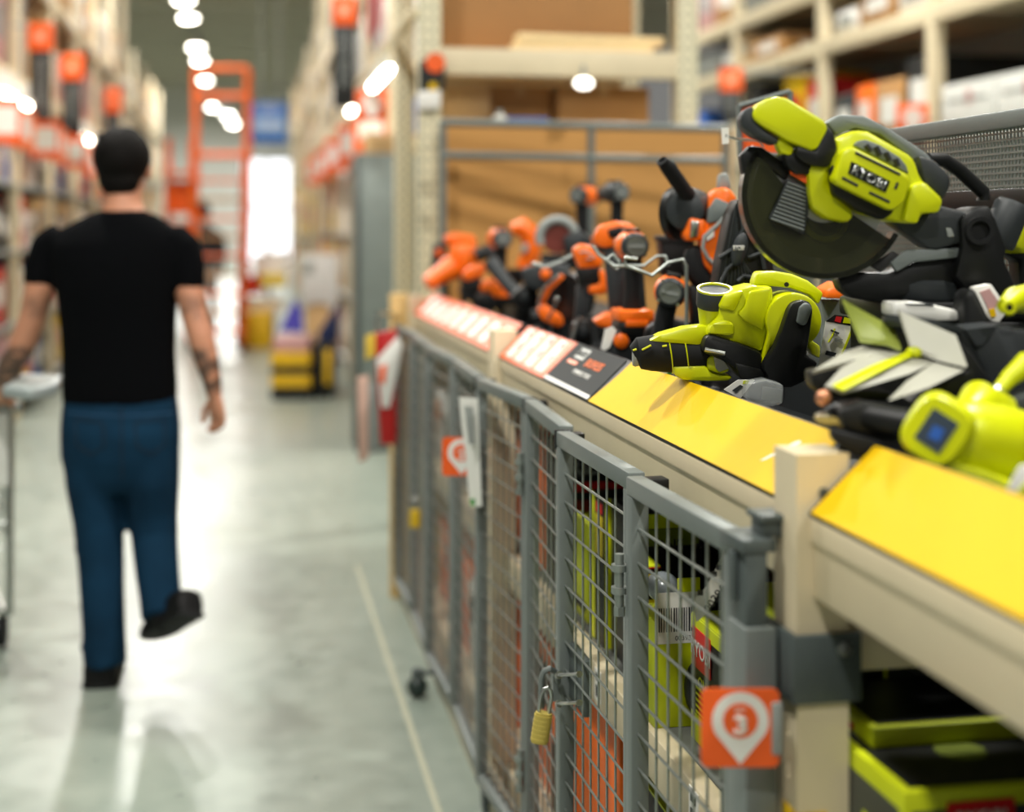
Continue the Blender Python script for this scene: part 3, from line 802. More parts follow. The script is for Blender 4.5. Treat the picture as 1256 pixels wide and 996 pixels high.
for i in range(6):
    a = z4([(468 + i * 4, 352 + i * 9), (580, 352 + i * 9)])
    obj('vent_line', tube(bmesh.new(), [P(a[0][0], a[0][1], T2 - .0222), P(a[1][0], a[1][1], T2 - .0222)], .0007, 5), LIME, vt)
dc = z4([(915, 330)])[0]; k2 = T2 / F / 4.486
dm = bmesh.new(); prism(dm, arc(P(dc[0], dc[1], T2 - .028), RT, UP, 152 * k2, -50, 205, 26) + [P(*z4([(735, 575)])[0], T2 - .028), P(*z4([(790, 470)])[0], T2 - .028)], FW * .10)
obj('drum_housing', dm, LIME, sd_, bev=.008)
sp('black_base', z4([(428, 414), (470, 408), (600, 448), (740, 505), (744, 606), (770, 668), (620, 655), (590, 600), (536, 556), (404, 498)]), T2 - .026, .11, BLK, sd_, .007)
sp('base_plate', z4([(590, 560), (740, 600), (770, 665), (620, 652)]), T2 - .034, .03, BLK, sd_, .003)
sp('front_knob', z4([(884, 270), (905, 232), (960, 214), (1004, 226), (1022, 268), (1006, 390), (985, 520), (1052, 562), (1000, 650), (900, 702), (810, 700), (748, 600), (752, 560), (806, 480), (846, 380)]), T2 - .052, .06, BLK, sd_, .010)
sp('grey_button', z4([(946, 256), (972, 232), (1000, 234), (1016, 266), (984, 352), (964, 358), (930, 340)]), T2 - .060, .014, MGR, sd_, .005)
obj('steel_pin', tube(bmesh.new(), [P(*z4([(424, 488)])[0], T2 - .03), P(*z4([(534, 512)])[0], T2 - .034)], .0042, 10), SIL, sd_)
ax0 = P(*z4([(470, 345)])[0], T2 + .03); ax1 = P(*z4([(478, 150)])[0], T2 + .012)
pd = (ax1 - ax0); hL = pd.length; rr = 97 * k2
pt = bmesh.new(); lathe(pt, [(rr * .80, 0), (rr * .97, hL * .60)], ax0, pd, 26); obj('dust_port', pt, LIME, sd_)
pt = bmesh.new(); lathe(pt, [(rr * .98, hL * .50), (rr * 1.02, hL * .55), (rr * 1.02, hL * .93), (rr * .99, hL * .95)], ax0, pd, 26); obj('port_band', pt, DGR, sd_)
pt = bmesh.new(); lathe(pt, [(rr * 1.0, hL * .93), (rr * 1.02, hL * 1.0), (rr * .88, hL * 1.0), (rr * .84, hL * .8), (.001, hL * .78)], ax0, pd, 26); obj('port_rim', pt, LIME, sd_)
sp('handle_top', z4([(96, 446), (180, 402), (310, 366), (446, 350), (446, 440), (400, 470), (220, 456)]), T2 + .004, .05, LIME, sd_, .008)
gp_ = bmesh.new()
tube(gp_, [P(*z4([q])[0], T2 + .026) for q in ((34, 520), (60, 508), (130, 506), (230, 516), (330, 520), (440, 516))], [(.024 * s, .027 * s) for s in (.62, 1.0, 1.12, 1.12, 1.08, 1.1)], 18)
obj('grip', gp_, RUB, sd_)
for q in (232, 318):
    rg = bmesh.new(); c0 = P(*z4([(q, 518)])[0], T2 + .026)
    pp_ = [c0 + UP * (.0305 * math.cos(a)) + FW * (.0275 * math.sin(a)) + RT * (.004 * math.cos(a) * -1) for a in [math.pi * 2 * i / 24 for i in range(25)]]
    tube(rg, pp_, .0011, 5); obj('lime_stripe', rg, LIME, sd_)
for a, b_ in (((78, 490), (128, 464)), ((28, 492), (48, 486)), ((190, 470), (215, 466))):
    obj('lime_accent', tube(bmesh.new(), [P(*z4([a])[0], T2 - .003), P(*z4([b_])[0], T2 - .003)], .0018, 6), LIME, sd_)
obj('grip_end_cap', lathe(bmesh.new(), [(.014, 0), (.016, .004), (.015, .01)], P(*z4([(26, 530)])[0], T2 + .026), RT, 16), GRYC, sd_)
sp('battery_bay', z4([(244, 582), (430, 574), (470, 618), (580, 636), (560, 660), (440, 664), (300, 656), (258, 628)]), T2 + .002, .06, LIME, sd_, .007)
sp('trigger_block', z4([(438, 540), (470, 516), (540, 560), (566, 606), (512, 626), (440, 598)]), T2 - .006, .04, LIME, sd_, .005)
sp('silver_label', z4([(472, 528), (520, 540), (556, 592), (502, 610), (484, 590)]), T2 - .0085, .003, SIL, sd_, .0)
sp('lime_foot', z4([(1000, 430), (1062, 470), (1058, 540), (1010, 510), (988, 470)]), T2 - .01, .04, LIME, sd_, .004)

# ------------------------------------------------------------------ black jobsite fan behind the sander
T3 = 2.62
fan = thing('jobsite_fan', 'black jobsite fan with ribbed grille behind the lime sander', 'fan', P(915, 420, T3 + .1))
fo = [(906, 242), (896, 262), (884, 318), (879, 352), (888, 385), (940, 385), (950, 340), (948, 300), (930, 270), (916, 250)]
sp('housing', fo, T3 + .02, .10, BLK, fan, .008)
gr = bmesh.new()
for i in range(9):
    f = i / 8
    a = (897 + 7 * f - 14 * f, 256 + 12 * f * 9 * .9); 
    tube(gr, [P(903 - 20 * f + 3 * i, 250 + 8 * i, T3 + .018), P(886 + 5 * i, 350 - 1 * i, T3 + .018)], .0016, 5)
obj('grille', gr, DGR, fan, kind='stuff')
for pts in ([(906, 246), (912, 280), (900, 305), (882, 316)], [(912, 280), (932, 300), (938, 330)], [(882, 352), (892, 330), (906, 318), (908, 300)], [(918, 316), (934, 310), (948, 314)], [(905, 345), (912, 338), (922, 340)]):
    obj('rib', ptube([(u, v, T3 + .012) for u, v in pts], .0042, 6), DGR, fan)
pod = obj('badge', ell(bmesh.new(), P(907, 306, T3 + .006), .014, .008, .032, Matrix.Rotation(.25, 3, FW) @ rotz(-PHI)), DGR, fan)
text('RYOBI', P(906, 304, T3 - .004), RT, UP, .0095, WHT, fan, bold=.015, width=.02)
obj('fan_foot', slab([(884, 380), (950, 378), (955, 420), (880, 420)], T3 + .03, .12), BLK, fan, bev=.005)

# ------------------------------------------------------------------ lime carton tag beside the sander, cards and bits
def ztag(name, pts, t, label, m=WHT):
    return tag(obj(name, slab(pts, t, .0025), m, smooth=False), label, 'tag')
ht = ztag('hang_tag', [(1013, 394), (1046, 400), (1028, 444), (1004, 450)], 2.33, 'white hang tag with lime trimmer picture beside the sander')
sp('tag_header', [(1024, 386), (1046, 389), (1046, 400), (1013, 394)], 2.329, .003, BLK, ht, 0); sp('red_logo', [(1026, 388), (1033, 389), (1031, 396), (1024, 394)], 2.327, .003, RED, ht, 0)
sp('lime_logo', [(1036, 389), (1044, 391), (1043, 397), (1034, 396)], 2.327, .003, LIME, ht, 0)
obj('trimmer_picture', ptube([(1024, 403, 2.327), (1021, 412, 2.327), (1016, 420, 2.327)], .0016, 6), LIME, ht)
obj('trimmer_picture', ptube([(1019, 405, 2.327), (1029, 409, 2.327)], .0018, 6), DGR, ht)
sp('lime_edge', [(1046, 400), (1048, 401), (1030, 445), (1028, 444)], 2.327, .004, LIME, ht, 0)
sp('tag_print', [(1014, 430), (1026, 433), (1024, 438), (1012, 435)], 2.327, .002, DGR, ht, 0)
for v in (415, 418): obj('print_line', ptube([(1024, v, 2.328), (1034, v + 2, 2.328)], .0006, 5), GRYC, ht)
ht = ztag('hang_tag', [(888, 478), (905, 466), (926, 466), (908, 489)], 2.30, 'white hang tag with green print below the sander base')
sp('tag_print', [(898, 479), (908, 472), (912, 474), (903, 482)], 2.297, .002, DGR, ht, 0); sp('lime_logo', [(912, 467), (919, 467), (917, 471), (911, 471)], 2.297, .002, LIME2, ht, 0)
ht = ztag('hang_tag', [(799, 449), (822, 451), (818, 459), (808, 456)], 2.50, 'small white tag with green edge under the sander grip')
sp('green_edge', [(818, 459), (824, 450), (826, 453), (821, 462)], 2.497, .003, mat('green_card', '#2f8a3a', .5), ht, 0)
bp_ = tag(obj('blister_pack', bx(0, .0, 0, 0, 0, 0) if False else slab([(918, 470), (940, 466), (962, 472), (961, 496), (940, 500), (914, 490)], 2.26, .05), CLEAR, bev=.006), 'crumpled clear blister pack under the sander knob', 'package')
obj('silver_card', slab([(936, 474), (960, 478), (958, 494), (934, 490)], 2.275, .003), GRYC, bp_)
oc_ = tag(obj('orange_wedge', slab([(1012, 366), (1014, 356), (1032, 346), (1046, 362), (1040, 367)], 2.5, .10), ORG, bev=.005), 'orange wedge shaped tool housing behind the miter saw guard', 'tool part')
gbx = tag(obj('grey_tool_case', slab([(1006, 368), (1100, 368), (1100, 458), (1042, 458), (1006, 458)], 2.56, .12), MGR, bev=.006), 'grey flat tool case behind the hang tag', 'case')
obj('case_seam', slab([(1042, 381), (1100, 381), (1100, 384), (1042, 384)], 2.556, .005), BLK, gbx)
wt = thing('white_tool_tray', 'white plastic tool tray below the miter saw', 'tray', P(1140, 395, 1.98))
sp('body', [(1096, 371), (1128, 371), (1146, 374), (1176, 381), (1177, 394), (1150, 394), (1096, 389)], 1.95, .07, WHP, wt, .005)
sp('recess', [(1110, 372.5), (1142, 372.5), (1146, 375), (1118, 374.5)], 1.949, .03, DGR, wt, .0)

# ------------------------------------------------------------------ grey fin tool (trimmer guard with lime stripe)
T4 = 1.76
tr = thing('trimmer_deflector', 'grey trimmer deflector with pointed fins and lime centre stripe', 'trimmer part', P(1100, 480, T4))
def z1(*q): return [(1000 + a[0] / 3.434, 330 + a[1] / 3.434) + ((a[2],) if len(a) > 2 else ()) for a in q]
PETAL = mat('grey_deflector_plastic', '#a3a294', .45, var=.10)
def pet(name, pts, m=PETAL, th=.006):
    return obj(name, plate(z1(*pts), th), m, tr, bev=.0015)
pet('fin', [(-15, 430, 1.78), (120, 345, 1.84), (200, 322, 1.86), (345, 352, 1.84), (240, 360, 1.82)])
pet('fin', [(50, 490, 1.72), (120, 410, 1.77), (240, 345, 1.84), (420, 350, 1.84), (512, 390, 1.80), (400, 440, 1.76), (130, 520, 1.71)])
pet('lime_stripe', [(78, 498, 1.712), (250, 412, 1.766), (410, 348, 1.832), (436, 354, 1.826), (290, 425, 1.752), (118, 515, 1.702)], LIME, .004)
pet('fin', [(320, 552, 1.70), (400, 470, 1.74), (512, 392, 1.795), (636, 424, 1.78), (480, 500, 1.72)])
pet('upright_fin', [(112, 138, 1.84), (210, 215, 1.86), (330, 262, 1.86), (362, 350, 1.83), (300, 325, 1.84), (185, 312, 1.85)], mat('lime_grey_plastic', '#8f9a42', .4, var=.2, scale=5))
pet('upright_fin', [(346, 176, 1.80), (398, 268, 1.83), (592, 290, 1.81), (640, 420, 1.775), (520, 388, 1.79), (400, 345, 1.82)])
obj('lime_hub', ell(bmesh.new(), P(*z1((420, 350, 1.82))[0]), .012, .012, .008), LIME, tr)
obj('dark_body', slab(z1((600, 300), (660, 350), (745, 470), (740, 560), (470, 580), (400, 560), (480, 500), (640, 424)), 1.80, .05), BLK, tr, bev=.006)
obj('under_body', slab(z1((-15, 436), (190, 400), (110, 510), (330, 520), (300, 560), (40, 545), (-10, 500)), 1.845, .05), BLK, tr, bev=.004)
obj('disc_guard', lathe(bmesh.new(), [(.001, 0), (.045, 0), (.05, .006), (.05, .014)], P(1128, 408, 1.86), (.2, .1, 1), 28), DGR, tr)
obj('yellow_mark', slab(z1((425, 262), (470, 240), (535, 232), (525, 252), (440, 268)), 1.845, .003), mat('olive_yellow', '#9c9428', .5), tr)

# ------------------------------------------------------------------ lime tool with black nose near the rail end
T5 = 1.60
dr = thing('cordless_inflator', 'lime round bodied cordless tool with black nose over the card rail', 'power tool', P(1180, 600, T5 + .06))
nose = bmesh.new()
tube(nose, [P(1012, 508, 1.735), P(1024, 505, 1.73), (P(1066, 512, 1.70)), P(1130, 524, 1.66)], [.006, .012, .017, .019], 12)
obj('nose_bar', nose, BLK, dr)
obj('nose_block', slab([(1030, 502), (1062, 494), (1128, 508), (1130, 545), (1090, 542), (1034, 528)], 1.69, .05), BLK, dr, bev=.006)
obj('nose_tip', ell(bmesh.new(), P(1010, 512, 1.715), .012, .008, .007), SIL, dr)
obj('copper_tip', ell(bmesh.new(), P(1010, 482 + 6, 1.72), .010, .008, .010), mat('copper', '#c98a68', .35, .6), dr)
obj('lower_skid', slab([(1022, 528), (1060, 536), (1092, 545), (1092, 556), (1052, 562), (1024, 542)], 1.675, .03), RUB, dr, bev=.004)
obj('silver_blade', slab([(1000, 508), (1026, 512), (1030, 520), (1014, 521), (1000, 516)], 1.675, .002), SIL, dr)
k5 = T5 / F
fcn = P(1149, 528, 1.585)
fx = (RT * .86 + FW * -.30 + UP * -.10).normalized(); fn_ = (FW * -.93 + RT * -.36 + UP * .08).normalized(); fx = (fx - fn_ * fx.dot(fn_)).normalized(); fy = fn_.cross(fx) * -1
if fy.z < 0: fy = -fy
ca_, sa_ = math.cos(-.45), math.sin(-.45)
gx = fx * ca_ + fy * sa_; gy = fy * ca_ - fx * sa_
bd = bmesh.new()
loft(bd, [ring(fcn + fn_ * .004, gx, gy, .030, .034, 28, .62), ring(fcn - fn_ * .002, gx, gy, .034, .038, 28, .62), ring(fcn - fn_ * .018, gx, gy, .036, .040, 28, .65), ring(fcn - fn_ * .040, gx, gy, .034, .038, 28, .75)])
hd = obj('front_cap', bd, LIME, dr)
obj('screen_label', prism(bmesh.new(), [fcn + fn_ * .0042 + gx * a + gy * b_ for a, b_ in ((-.016, -.02), (.016, -.02), (.016, .02), (-.016, .02))], fn_ * .0012), mat('dark_blue_label', '#3a4652', .3), hd, smooth=False)
obj('label_picture', prism(bmesh.new(), [fcn + fn_ * .0056 + gx * a + gy * b_ for a, b_ in ((-.004, -.011), (.009, -.009), (.007, .006), (-.006, .004))], fn_ * .0006), BLUE, hd, smooth=False)
bd = bmesh.new()
b0 = P(1166, 534, 1.645); bdir = (RT * .86 + FW * .34 + UP * -.22).normalized()
bX, bY, _ = frame_of(bdir)
loft(bd, [ring(b0 + bdir * h, bX, bY, r * .92, r, 28) for r, h in ((.030, -.018), (.040, -.006), (.046, .02), (.049, .06), (.048, .10), (.044, .125))])
obj('motor_body', bd, LIME, dr)
bd = bmesh.new(); tube(bd, [P(1188, 506, 1.66), P(1200, 494, 1.68), P(1218, 506, 1.70), P(1232, 540, 1.69)], [.018, .026, .030, .024], 18)
obj('top_hump', bd, LIME, dr)
obj('grip', slab([(1218, 498), (1270, 480), (1290, 520), (1230, 524)], 1.70, .05), DGR, dr, bev=.008)
obj('foot', slab([(1150, 560), (1210, 578), (1290, 610), (1290, 640), (1220, 612), (1150, 578)], 1.60, .05), LIME, dr, bev=.006)
wc = tag(obj('white_card', slab([(1234, 604), (1252, 572), (1300, 560), (1300, 640)], 1.50, .004), WHT, bev=.0005), 'white card corner leaning on the lime tool', 'card')
obj('lime_corner', slab([(1246, 606), (1262, 590), (1300, 590), (1300, 632)], 1.497, .004), LIME, wc)
# lime strap tool, knob and carton at the right
ls = thing('lime_trimmer_shaft', 'lime and silver trimmer shaft slanting beside the round lime tool', 'trimmer part', P(1230, 470, 1.72))
obj('shaft', ptube([(1262, 445, 1.74), (1238, 464, 1.73), (1224, 480, 1.72)], [.016, .011, .008], 12), LIME, ls)
obj('shaft_end', ptube([(1226, 478, 1.72), (1208, 494, 1.715)], [.009, .006], 12), SIL, ls)
kb = thing('lime_clamp', 'lime knob with a dark bolt beside the white carton', 'knob', P(1245, 380, 1.85))
obj('knob_body', ptube([(1231, 376, 1.84), (1244, 368, 1.86), (1275, 366, 1.9)], [.010, .017, .022], 14), LIME, kb)
obj('ring', lathe(bmesh.new(), [(.008, 0), (.0105, .002), (.008, .004), (.0045, .004), (.0045, 0)], P(1237, 377, 1.83), -FW, 18), LIME, kb)
obj('bolt', lathe(bmesh.new(), [(.0046, 0), (.0046, .003)], P(1237, 377, 1.83), -FW, 12), RUB, kb)
wcn = carton(0, .01, 0, .01, 0, .01, WHT, 'white carton with grey print and yellow mark below the saw pivot') if False else thing('carton', 'white carton with grey print and yellow mark below the saw pivot', 'box', P(1215, 400, 1.95))
obj('body', slab([(1194, 352), (1216, 348), (1238, 380), (1226, 396), (1226, 507), (1200, 507)], 1.987, .022), WHT, wcn, bev=.003)
obj('printed_panel', slab([(1202, 358), (1214, 354), (1226, 372), (1214, 382)], 1.985, .003), PINK, wcn); obj('yellow_mark', slab([(1213, 380), (1220, 378), (1222, 388), (1216, 389)], 1.983, .003), YEL, wcn)
bl = tag(obj('black_tool_case', slab([(1184, 362), (1196, 352), (1216, 394), (1236, 396), (1240, 440), (1240, 514), (1188, 514), (1182, 400)], 1.925, .058), BLK, bev=.008), 'black tool housing between the white tray and the white carton', 'power tool')
bl2 = tag(obj('grey_power_tool', slab([(1180, 402), (1222, 398), (1300, 410), (1300, 518), (1222, 518), (1206, 452)], 1.862, .06), DGR, bev=.008), 'dark grey tool base behind the lime trimmer shaft', 'power tool')
obj('raised_facet', slab([(1184, 404), (1222, 400), (1206, 422), (1198, 424)], 1.854, .01), DGR, bl2)
ly = thing('lime_leaf_blower', 'lime tool body at the mesh panel behind the saw pivot', 'power tool', P(1250, 330, 2.3))
sp('body', [(1230, 300), (1244, 280), (1274, 272), (1274, 312), (1236, 312)], 2.14, .06, LIME, ly, .008); sp('lower_body', [(1234, 310), (1274, 310), (1274, 389), (1252, 389), (1250, 320)], 2.145, .05, BLK, ly, .005); sp('front_edge', [(1222, 257), (1274, 257), (1274, 274), (1240, 284), (1226, 264)], 2.15, .03, LIME2, ly, .003)
bk = tag(obj('black_shelf_board', bx(1.17, 1.2475, 1.0, 2.55, 1.492, 1.522), BLK, bev=.003), 'black board along the foot of the mesh panel', 'board')
# mesh panel at the back of the deck
mp = thing('mesh_panel', 'fine grey wire mesh panel with tube frame behind the lime tools', 'panel', (1.25, 1.8, 1.2))
b = bmesh.new()
y = .9
while y < 2.9: bx(1.249, 1.251, y, y + .0035, 1.2, 1.63, b); y += .011
z = 1.21
while z < 1.63: bx(1.247, 1.249, .9, 2.9, z, z + .0035, b); z += .011
obj('wire_mesh', b, GALV, mp, smooth=False, kind='stuff')
obj('top_rail', bx(1.235, 1.265, .85, 2.93, 1.625, 1.655), GATE, mp, bev=.004)
obj('end_stile', bx(1.235, 1.265, 2.90, 2.93, 1.2, 1.655), GATE, mp, bev=.004)
for y in (.85, 1.9): obj('stile', bx(1.255, 1.275, y, y + .02, 1.13, 1.63), GATE, mp, bev=.003)
# framed orange sign behind the saw handle
os_ = thing('framed_sign', 'orange sign card in a grey frame behind the saw handle', 'sign', P(938, 190, 3.0))
sp('card', [(909, 132), (966, 117), (968, 186), (911, 190)], 3.0, .004, SGO, os_, 0)
fr = bmesh.new()
for a, b_ in (((906, 130), (969, 112)), ((969, 112), (971, 190)), ((906, 130), (908, 192)), ((908, 192), (971, 190))):
    tube(fr, [P(a[0], a[1], 2.995), P(b_[0], b_[1], 2.995)], .006, 6)
obj('frame', fr, GATE, os_)
obj('post', ptube([(940, 190, 3.0), (940, 330, 3.0)], .008, 8), GATE, os_)
hk = thing('peg_hook', 'steel peg hook with white end tag beside the framed sign', 'hook', P(930, 168, 2.9))
obj('rod', ptube([(890, 166, 2.75), (905, 171, 2.8), (932, 172, 2.9), (936, 180, 2.95)], .003, 8), SIL, hk); obj('end_tag', slab([(885, 157), (894, 157), (894, 176), (886, 177)], 2.75, .004), WHT, hk)
# ------------------------------------------------------------------ orange and black tools farther along the deck
def stand(t, p, zt, r=.012):
    """short security post from the deck to the tool"""
    p = p.copy(); p.x = max(1.033, p.x) if p.x > .985 else min(.965, max(.775, p.x)); z0 = 1.2 if p.x > 1.0 else 1.122
    if zt - z0 > .004:
        obj('display_post', lathe(bmesh.new(), [(.03, 0), (.03, .006), (r, .008), (r, zt - z0 + .004)], (p.x, p.y, z0), (0, 0, 1), 14), BLK, t)
def drill(u, v, t, label, yaw=0.0, roll=0.0, pitch=0.0, s=1.0, cap=GRYC, head=ORG, bat=True, group=None, glen=.115):
    o = P(u, v, t)
    d = thing('cordless_drill', label, 'drill', o, group=group)
    d.rotation_euler = (Matrix.Rotation(-PHI + yaw, 3, 'Z') @ Matrix.Rotation(roll, 3, 'Y') @ Matrix.Rotation(pitch, 3, 'X')).to_euler()
    def q(name, bm, m, bev=0, par=d):
        bmesh.ops.scale(bm, vec=(s, s, s), verts=bm.verts); return obj(name, bm, m, par, bev=bev * s, world=False)
    b = bmesh.new(); lathe(b, [(.024, -.006), (.029, 0), (.030, .012), (.030, .02)], (0, 0, 0), (0, 1, 0), 22); cp = q('rear_cap', b, DGR)
    b = bmesh.new(); lathe(b, [(.022, -.004), (.022, .0)], (0, -.004, 0), (0, 1, 0), 20); q('cap_disc', b, mat('satin_grey_metal', '#7d817e', .35, .5), par=cp)
    b = bmesh.new(); box(b, (0, -.0085, 0), (.034, .003, .007)); q('cap_bar', b, GRYC, par=cp)
    for a in (45, 135, 225, 315):
        b = bmesh.new(); lathe(b, [(.004, 0), (.004, .006)], (.028 * math.cos(math.radians(a)), -.004, .028 * math.sin(math.radians(a))), (0, 1, 0), 8); q('cap_screw', b, SIL, par=cp)
    b = bmesh.new(); lathe(b, [(.030, .02), (.034, .03), (.035, .07), (.031, .10)], (0, 0, 0), (0, 1, 0), 22); q('motor_housing', b, head)
    b = bmesh.new(); box(b, (0, .06, .033), (.03, .07, .012)); q('top_ridge', b, BLK, .004)
    b = bmesh.new(); lathe(b, [(.030, .10), (.028, .12), (.022, .135), (.022, .165), (.012, .185)], (0, 0, 0), (0, 1, 0), 20); q('chuck', b, BLK)
    b = bmesh.new(); loft(b, [ring((0, .035 + f * .006, -.024 - glen * f), Vector((1, 0, 0)), Vector((0, 1, 0)), w_, .024, 16) for f, w_ in ((0, .020), (.3, .019), (.7, .018), (1, .023))]); q('grip', b, RUB)
    b = bmesh.new(); box(b, (.0, .062, -.052), (.014, .012, .03)); q('trigger', b, head, .003)
    if bat:
        b = bmesh.new(); box(b, (0, .045, -.036 - glen), (.078, .115, .026)); bt = q('battery_shoe', b, head, .006)
        b = bmesh.new(); box(b, (0, .045, -.066 - glen), (.076, .112, .036)); q('battery', b, BLK, .008)
        b = bmesh.new(); box(b, (.0, -.0135, -.052 - glen), (.05, .004, .014)); q('battery_latch', b, head, .002)
        M_ = parent_matrix(d); pb = M_ @ Vector((0, .045, -(.084 + glen) * s)); stand(d, pb, pb.z)
    else:
        M_ = parent_matrix(d); pb = M_ @ Vector((0, .035, -(.03 + glen) * s)); stand(d, pb, pb.z)
    return d
drill(780, 302, 3.08, 'orange drill with grey rear cap upright behind the steel hooks', yaw=.10)
drill(822, 359, 2.86, 'orange ringed drill with grey rear cap and no battery, leaning', yaw=-.12, roll=.22, bat=False, glen=.15)
drill(617, 293, 4.9, 'orange drill with bright grey cap near the leaf blower', yaw=.2, s=1.15)
drill(762, 236, 4.25, 'grey headed driver raised high on the rear step', yaw=.3, head=DGR, s=.95)
drill(708, 240, 4.62, 'orange headed driver raised high on the rear step', yaw=-.5, s=1.0)
drill(690, 372, 4.12, 'small dark driver beside the orange circular saw', yaw=-.3, head=DGR, s=.8, bat=False)
# upright body beside the first drill (orange top with grey straps)
t = 3.30
hm = thing('rotary_hammer', 'orange topped rotary hammer with black strap band beside the drill', 'power tool', P(752, 405, t))
sp('head', [(729, 288), (736, 276), (756, 271), (776, 275), (786, 288), (782, 300), (740, 304), (730, 300)], t + .02, .07, ORG, hm, .008)
sp('black_band', [(745, 282), (760, 278), (782, 282), (782, 290), (748, 292)], t + .014, .03, BLK, hm, .004)
sp('grip', [(741, 306), (764, 304), (770, 382), (748, 384)], t + .03, .045, DGR, hm, .008)
sp('grip', [(770, 330), (790, 330), (794, 388), (774, 390)], t + .02, .045, DGR, hm, .008)
sp('orange_seam', [(768, 336), (772, 336), (776, 385), (772, 386)], t + .018, .03, ORG, hm, .002)
sp('battery', [(728, 394), (745, 384), (796, 386), (798, 402), (780, 412), (732, 400)], t + .004, .08, ORG, hm, .006)
sp('battery_base', [(732, 400), (798, 400), (796, 424), (736, 420)], t + .01, .07, BLK, hm, .006)
stand(hm, P(764, 424, t + .04), P(764, 424, t + .04).z)
# angle grinder / hammer drill with side handle
t = 2.92
gd = thing('angle_grinder', 'orange and black angle grinder with round side handle pointing up', 'grinder', P(868, 370, t))
obj('side_handle', ptube([(814, 200, t - .02), (820, 206, t - .01), (838, 232, t + .02), (856, 258, t + .05)], [.013, .0165, .0165, .020], 16), RUB, gd)
obj('handle_end', lathe(bmesh.new(), [(.0125, -.002), (.0125, .004), (.008, .004), (.0075, -.001), (.001, -.001)], P(813, 198.5, t - .023), P(813, 198.5, t) - P(838, 232, t + .04), 14), RUB, gd)
obj('gear_case', lathe(bmesh.new(), [(.02, -.045), (.040, -.035), (.048, 0), (.044, .04), (.02, .05)], P(846, 258, t + .06), (FW * .9 + RT * .4), 22), DGR, gd)
obj('disc_guard', lathe(bmesh.new(), [(.054, 0), (.058, .004), (.058, .02), (.054, .022)], P(838, 262, t + .09), (FW * .7 + RT * -.7), 26), BLK, gd)
sp('orange_collar', [(838, 288), (846, 266), (866, 270), (872, 284), (860, 296), (842, 296)], t + .01, .06, ORG, gd, .006)
sp('metal_insert', [(848, 270), (858, 272), (856, 290), (846, 292)], t + .004, .02, SIL, gd, .003)
sp('motor_housing', [(872, 238), (880, 230), (894, 230), (906, 244), (896, 262), (884, 316), (876, 340), (864, 326), (860, 300), (868, 276)], t + .0, .08, ORG, gd, .009)
sp('grey_cover', [(870, 256), (878, 242), (896, 250), (898, 254), (880, 272), (868, 274)], t - .008, .03, MGR, gd, .005)
obj('grey_trim', ptube([(897, 256, t - .005), (880, 276, t - .006), (864, 290, t - .006), (862, 304, t - .006), (868, 316, t - .005), (880, 328, t)], .0042, 8), GRYC, gd)
sp('badge', [(866, 288), (876, 281), (876, 290), (867, 296)], t - .008, .01, WHT, gd, .001)
sp('rear_grip', [(842, 306), (858, 298), (874, 330), (880, 360), (852, 352), (840, 330)], t + .012, .06, RUB, gd, .012)
sp('top_bolt', [(884, 212), (894, 212), (898, 232), (882, 232)], t + .03, .05, GRYC, gd, .006)
sp('base_block', [(846, 350), (880, 356), (884, 400), (850, 400)], t + .02, .06, BLK, gd, .006)
stand(gd, P(866, 400, t + .05), P(866, 400, t + .05).z)
# black tray tool
t = 3.25
bt = thing('battery_charger', 'black box shaped charger standing behind the drills', 'charger', P(830, 345, t))
sp('body', [(810, 296), (852, 296), (852, 340), (814, 340)], t, .10, BLK, bt, .006); sp('top_lip', [(807, 289), (856, 289), (854, 297), (809, 297)], t - .006, .11, DGR, bt, .003)
stand(bt, P(832, 340, t + .05), P(832, 340, t + .05).z)
# nailer
t = 3.55
nl = thing('brad_nailer', 'orange brad nailer with black middle beside the rotary hammer', 'nailer', P(725, 380, t))
sp('top_cap', [(702, 306), (712, 299), (728, 302), (740, 316), (738, 328), (710, 330)], t, .08, ORG, nl, .008)
obj('belt_hook', ptube([(711, 310, t - .01), (718, 308, t - .012), (730, 316, t - .012), (720, 318, t - .012)], .003, 6), GRYC, nl)
sp('black_body', [(706, 329), (738, 327), (738, 348), (710, 350)], t + .005, .07, BLK, nl, .006)
sp('lower_orange', [(734, 330), (742, 332), (748, 356), (740, 362), (722, 360), (722, 352), (736, 348)], t, .07, ORG, nl, .006)
sp('magazine', [(708, 350), (724, 352), (722, 400), (704, 402)], t + .02, .05, DGR, nl, .005)
stand(nl, P(713, 402, t + .05), P(713, 402, t + .05).z)
# circular saw
t = 3.9
cs = thing('circular_saw', 'orange circular saw with black blade guard resting on the card rail', 'saw', P(680, 405, t))
cc = P(692, 366, t)
obj('blade_guard', lathe(bmesh.new(), [(.02, 0), (.068, .002), (.072, .012), (.072, .045), (.06, .05)], cc, (FW * .8 + RT * .6), 30), BLK, cs)
sp('orange_shoe', [(659, 372), (668, 350), (688, 336), (693, 340), (676, 356), (667, 374)], t - .03, .03, ORG, cs, .004)
sp('orange_foot', [(658, 380), (666, 372), (690, 388), (692, 398), (684, 402), (664, 392)], t - .03, .05, ORG, cs, .006)
obj('steel_edge', ptube([(660, 374, t - .035), (668, 352, t - .035), (686, 337, t - .035)], .004, 6), SIL, cs)
obj('adjust_rod', ptube([(684, 368, t - .05), (672, 392, t - .05)], .004, 6), SIL, cs)
obj('rod_knob', ell(bmesh.new(), P(683, 367, t - .05), .008, .008, .008), SIL, cs)
stand(cs, P(682, 402, t), P(682, 402, t).z)
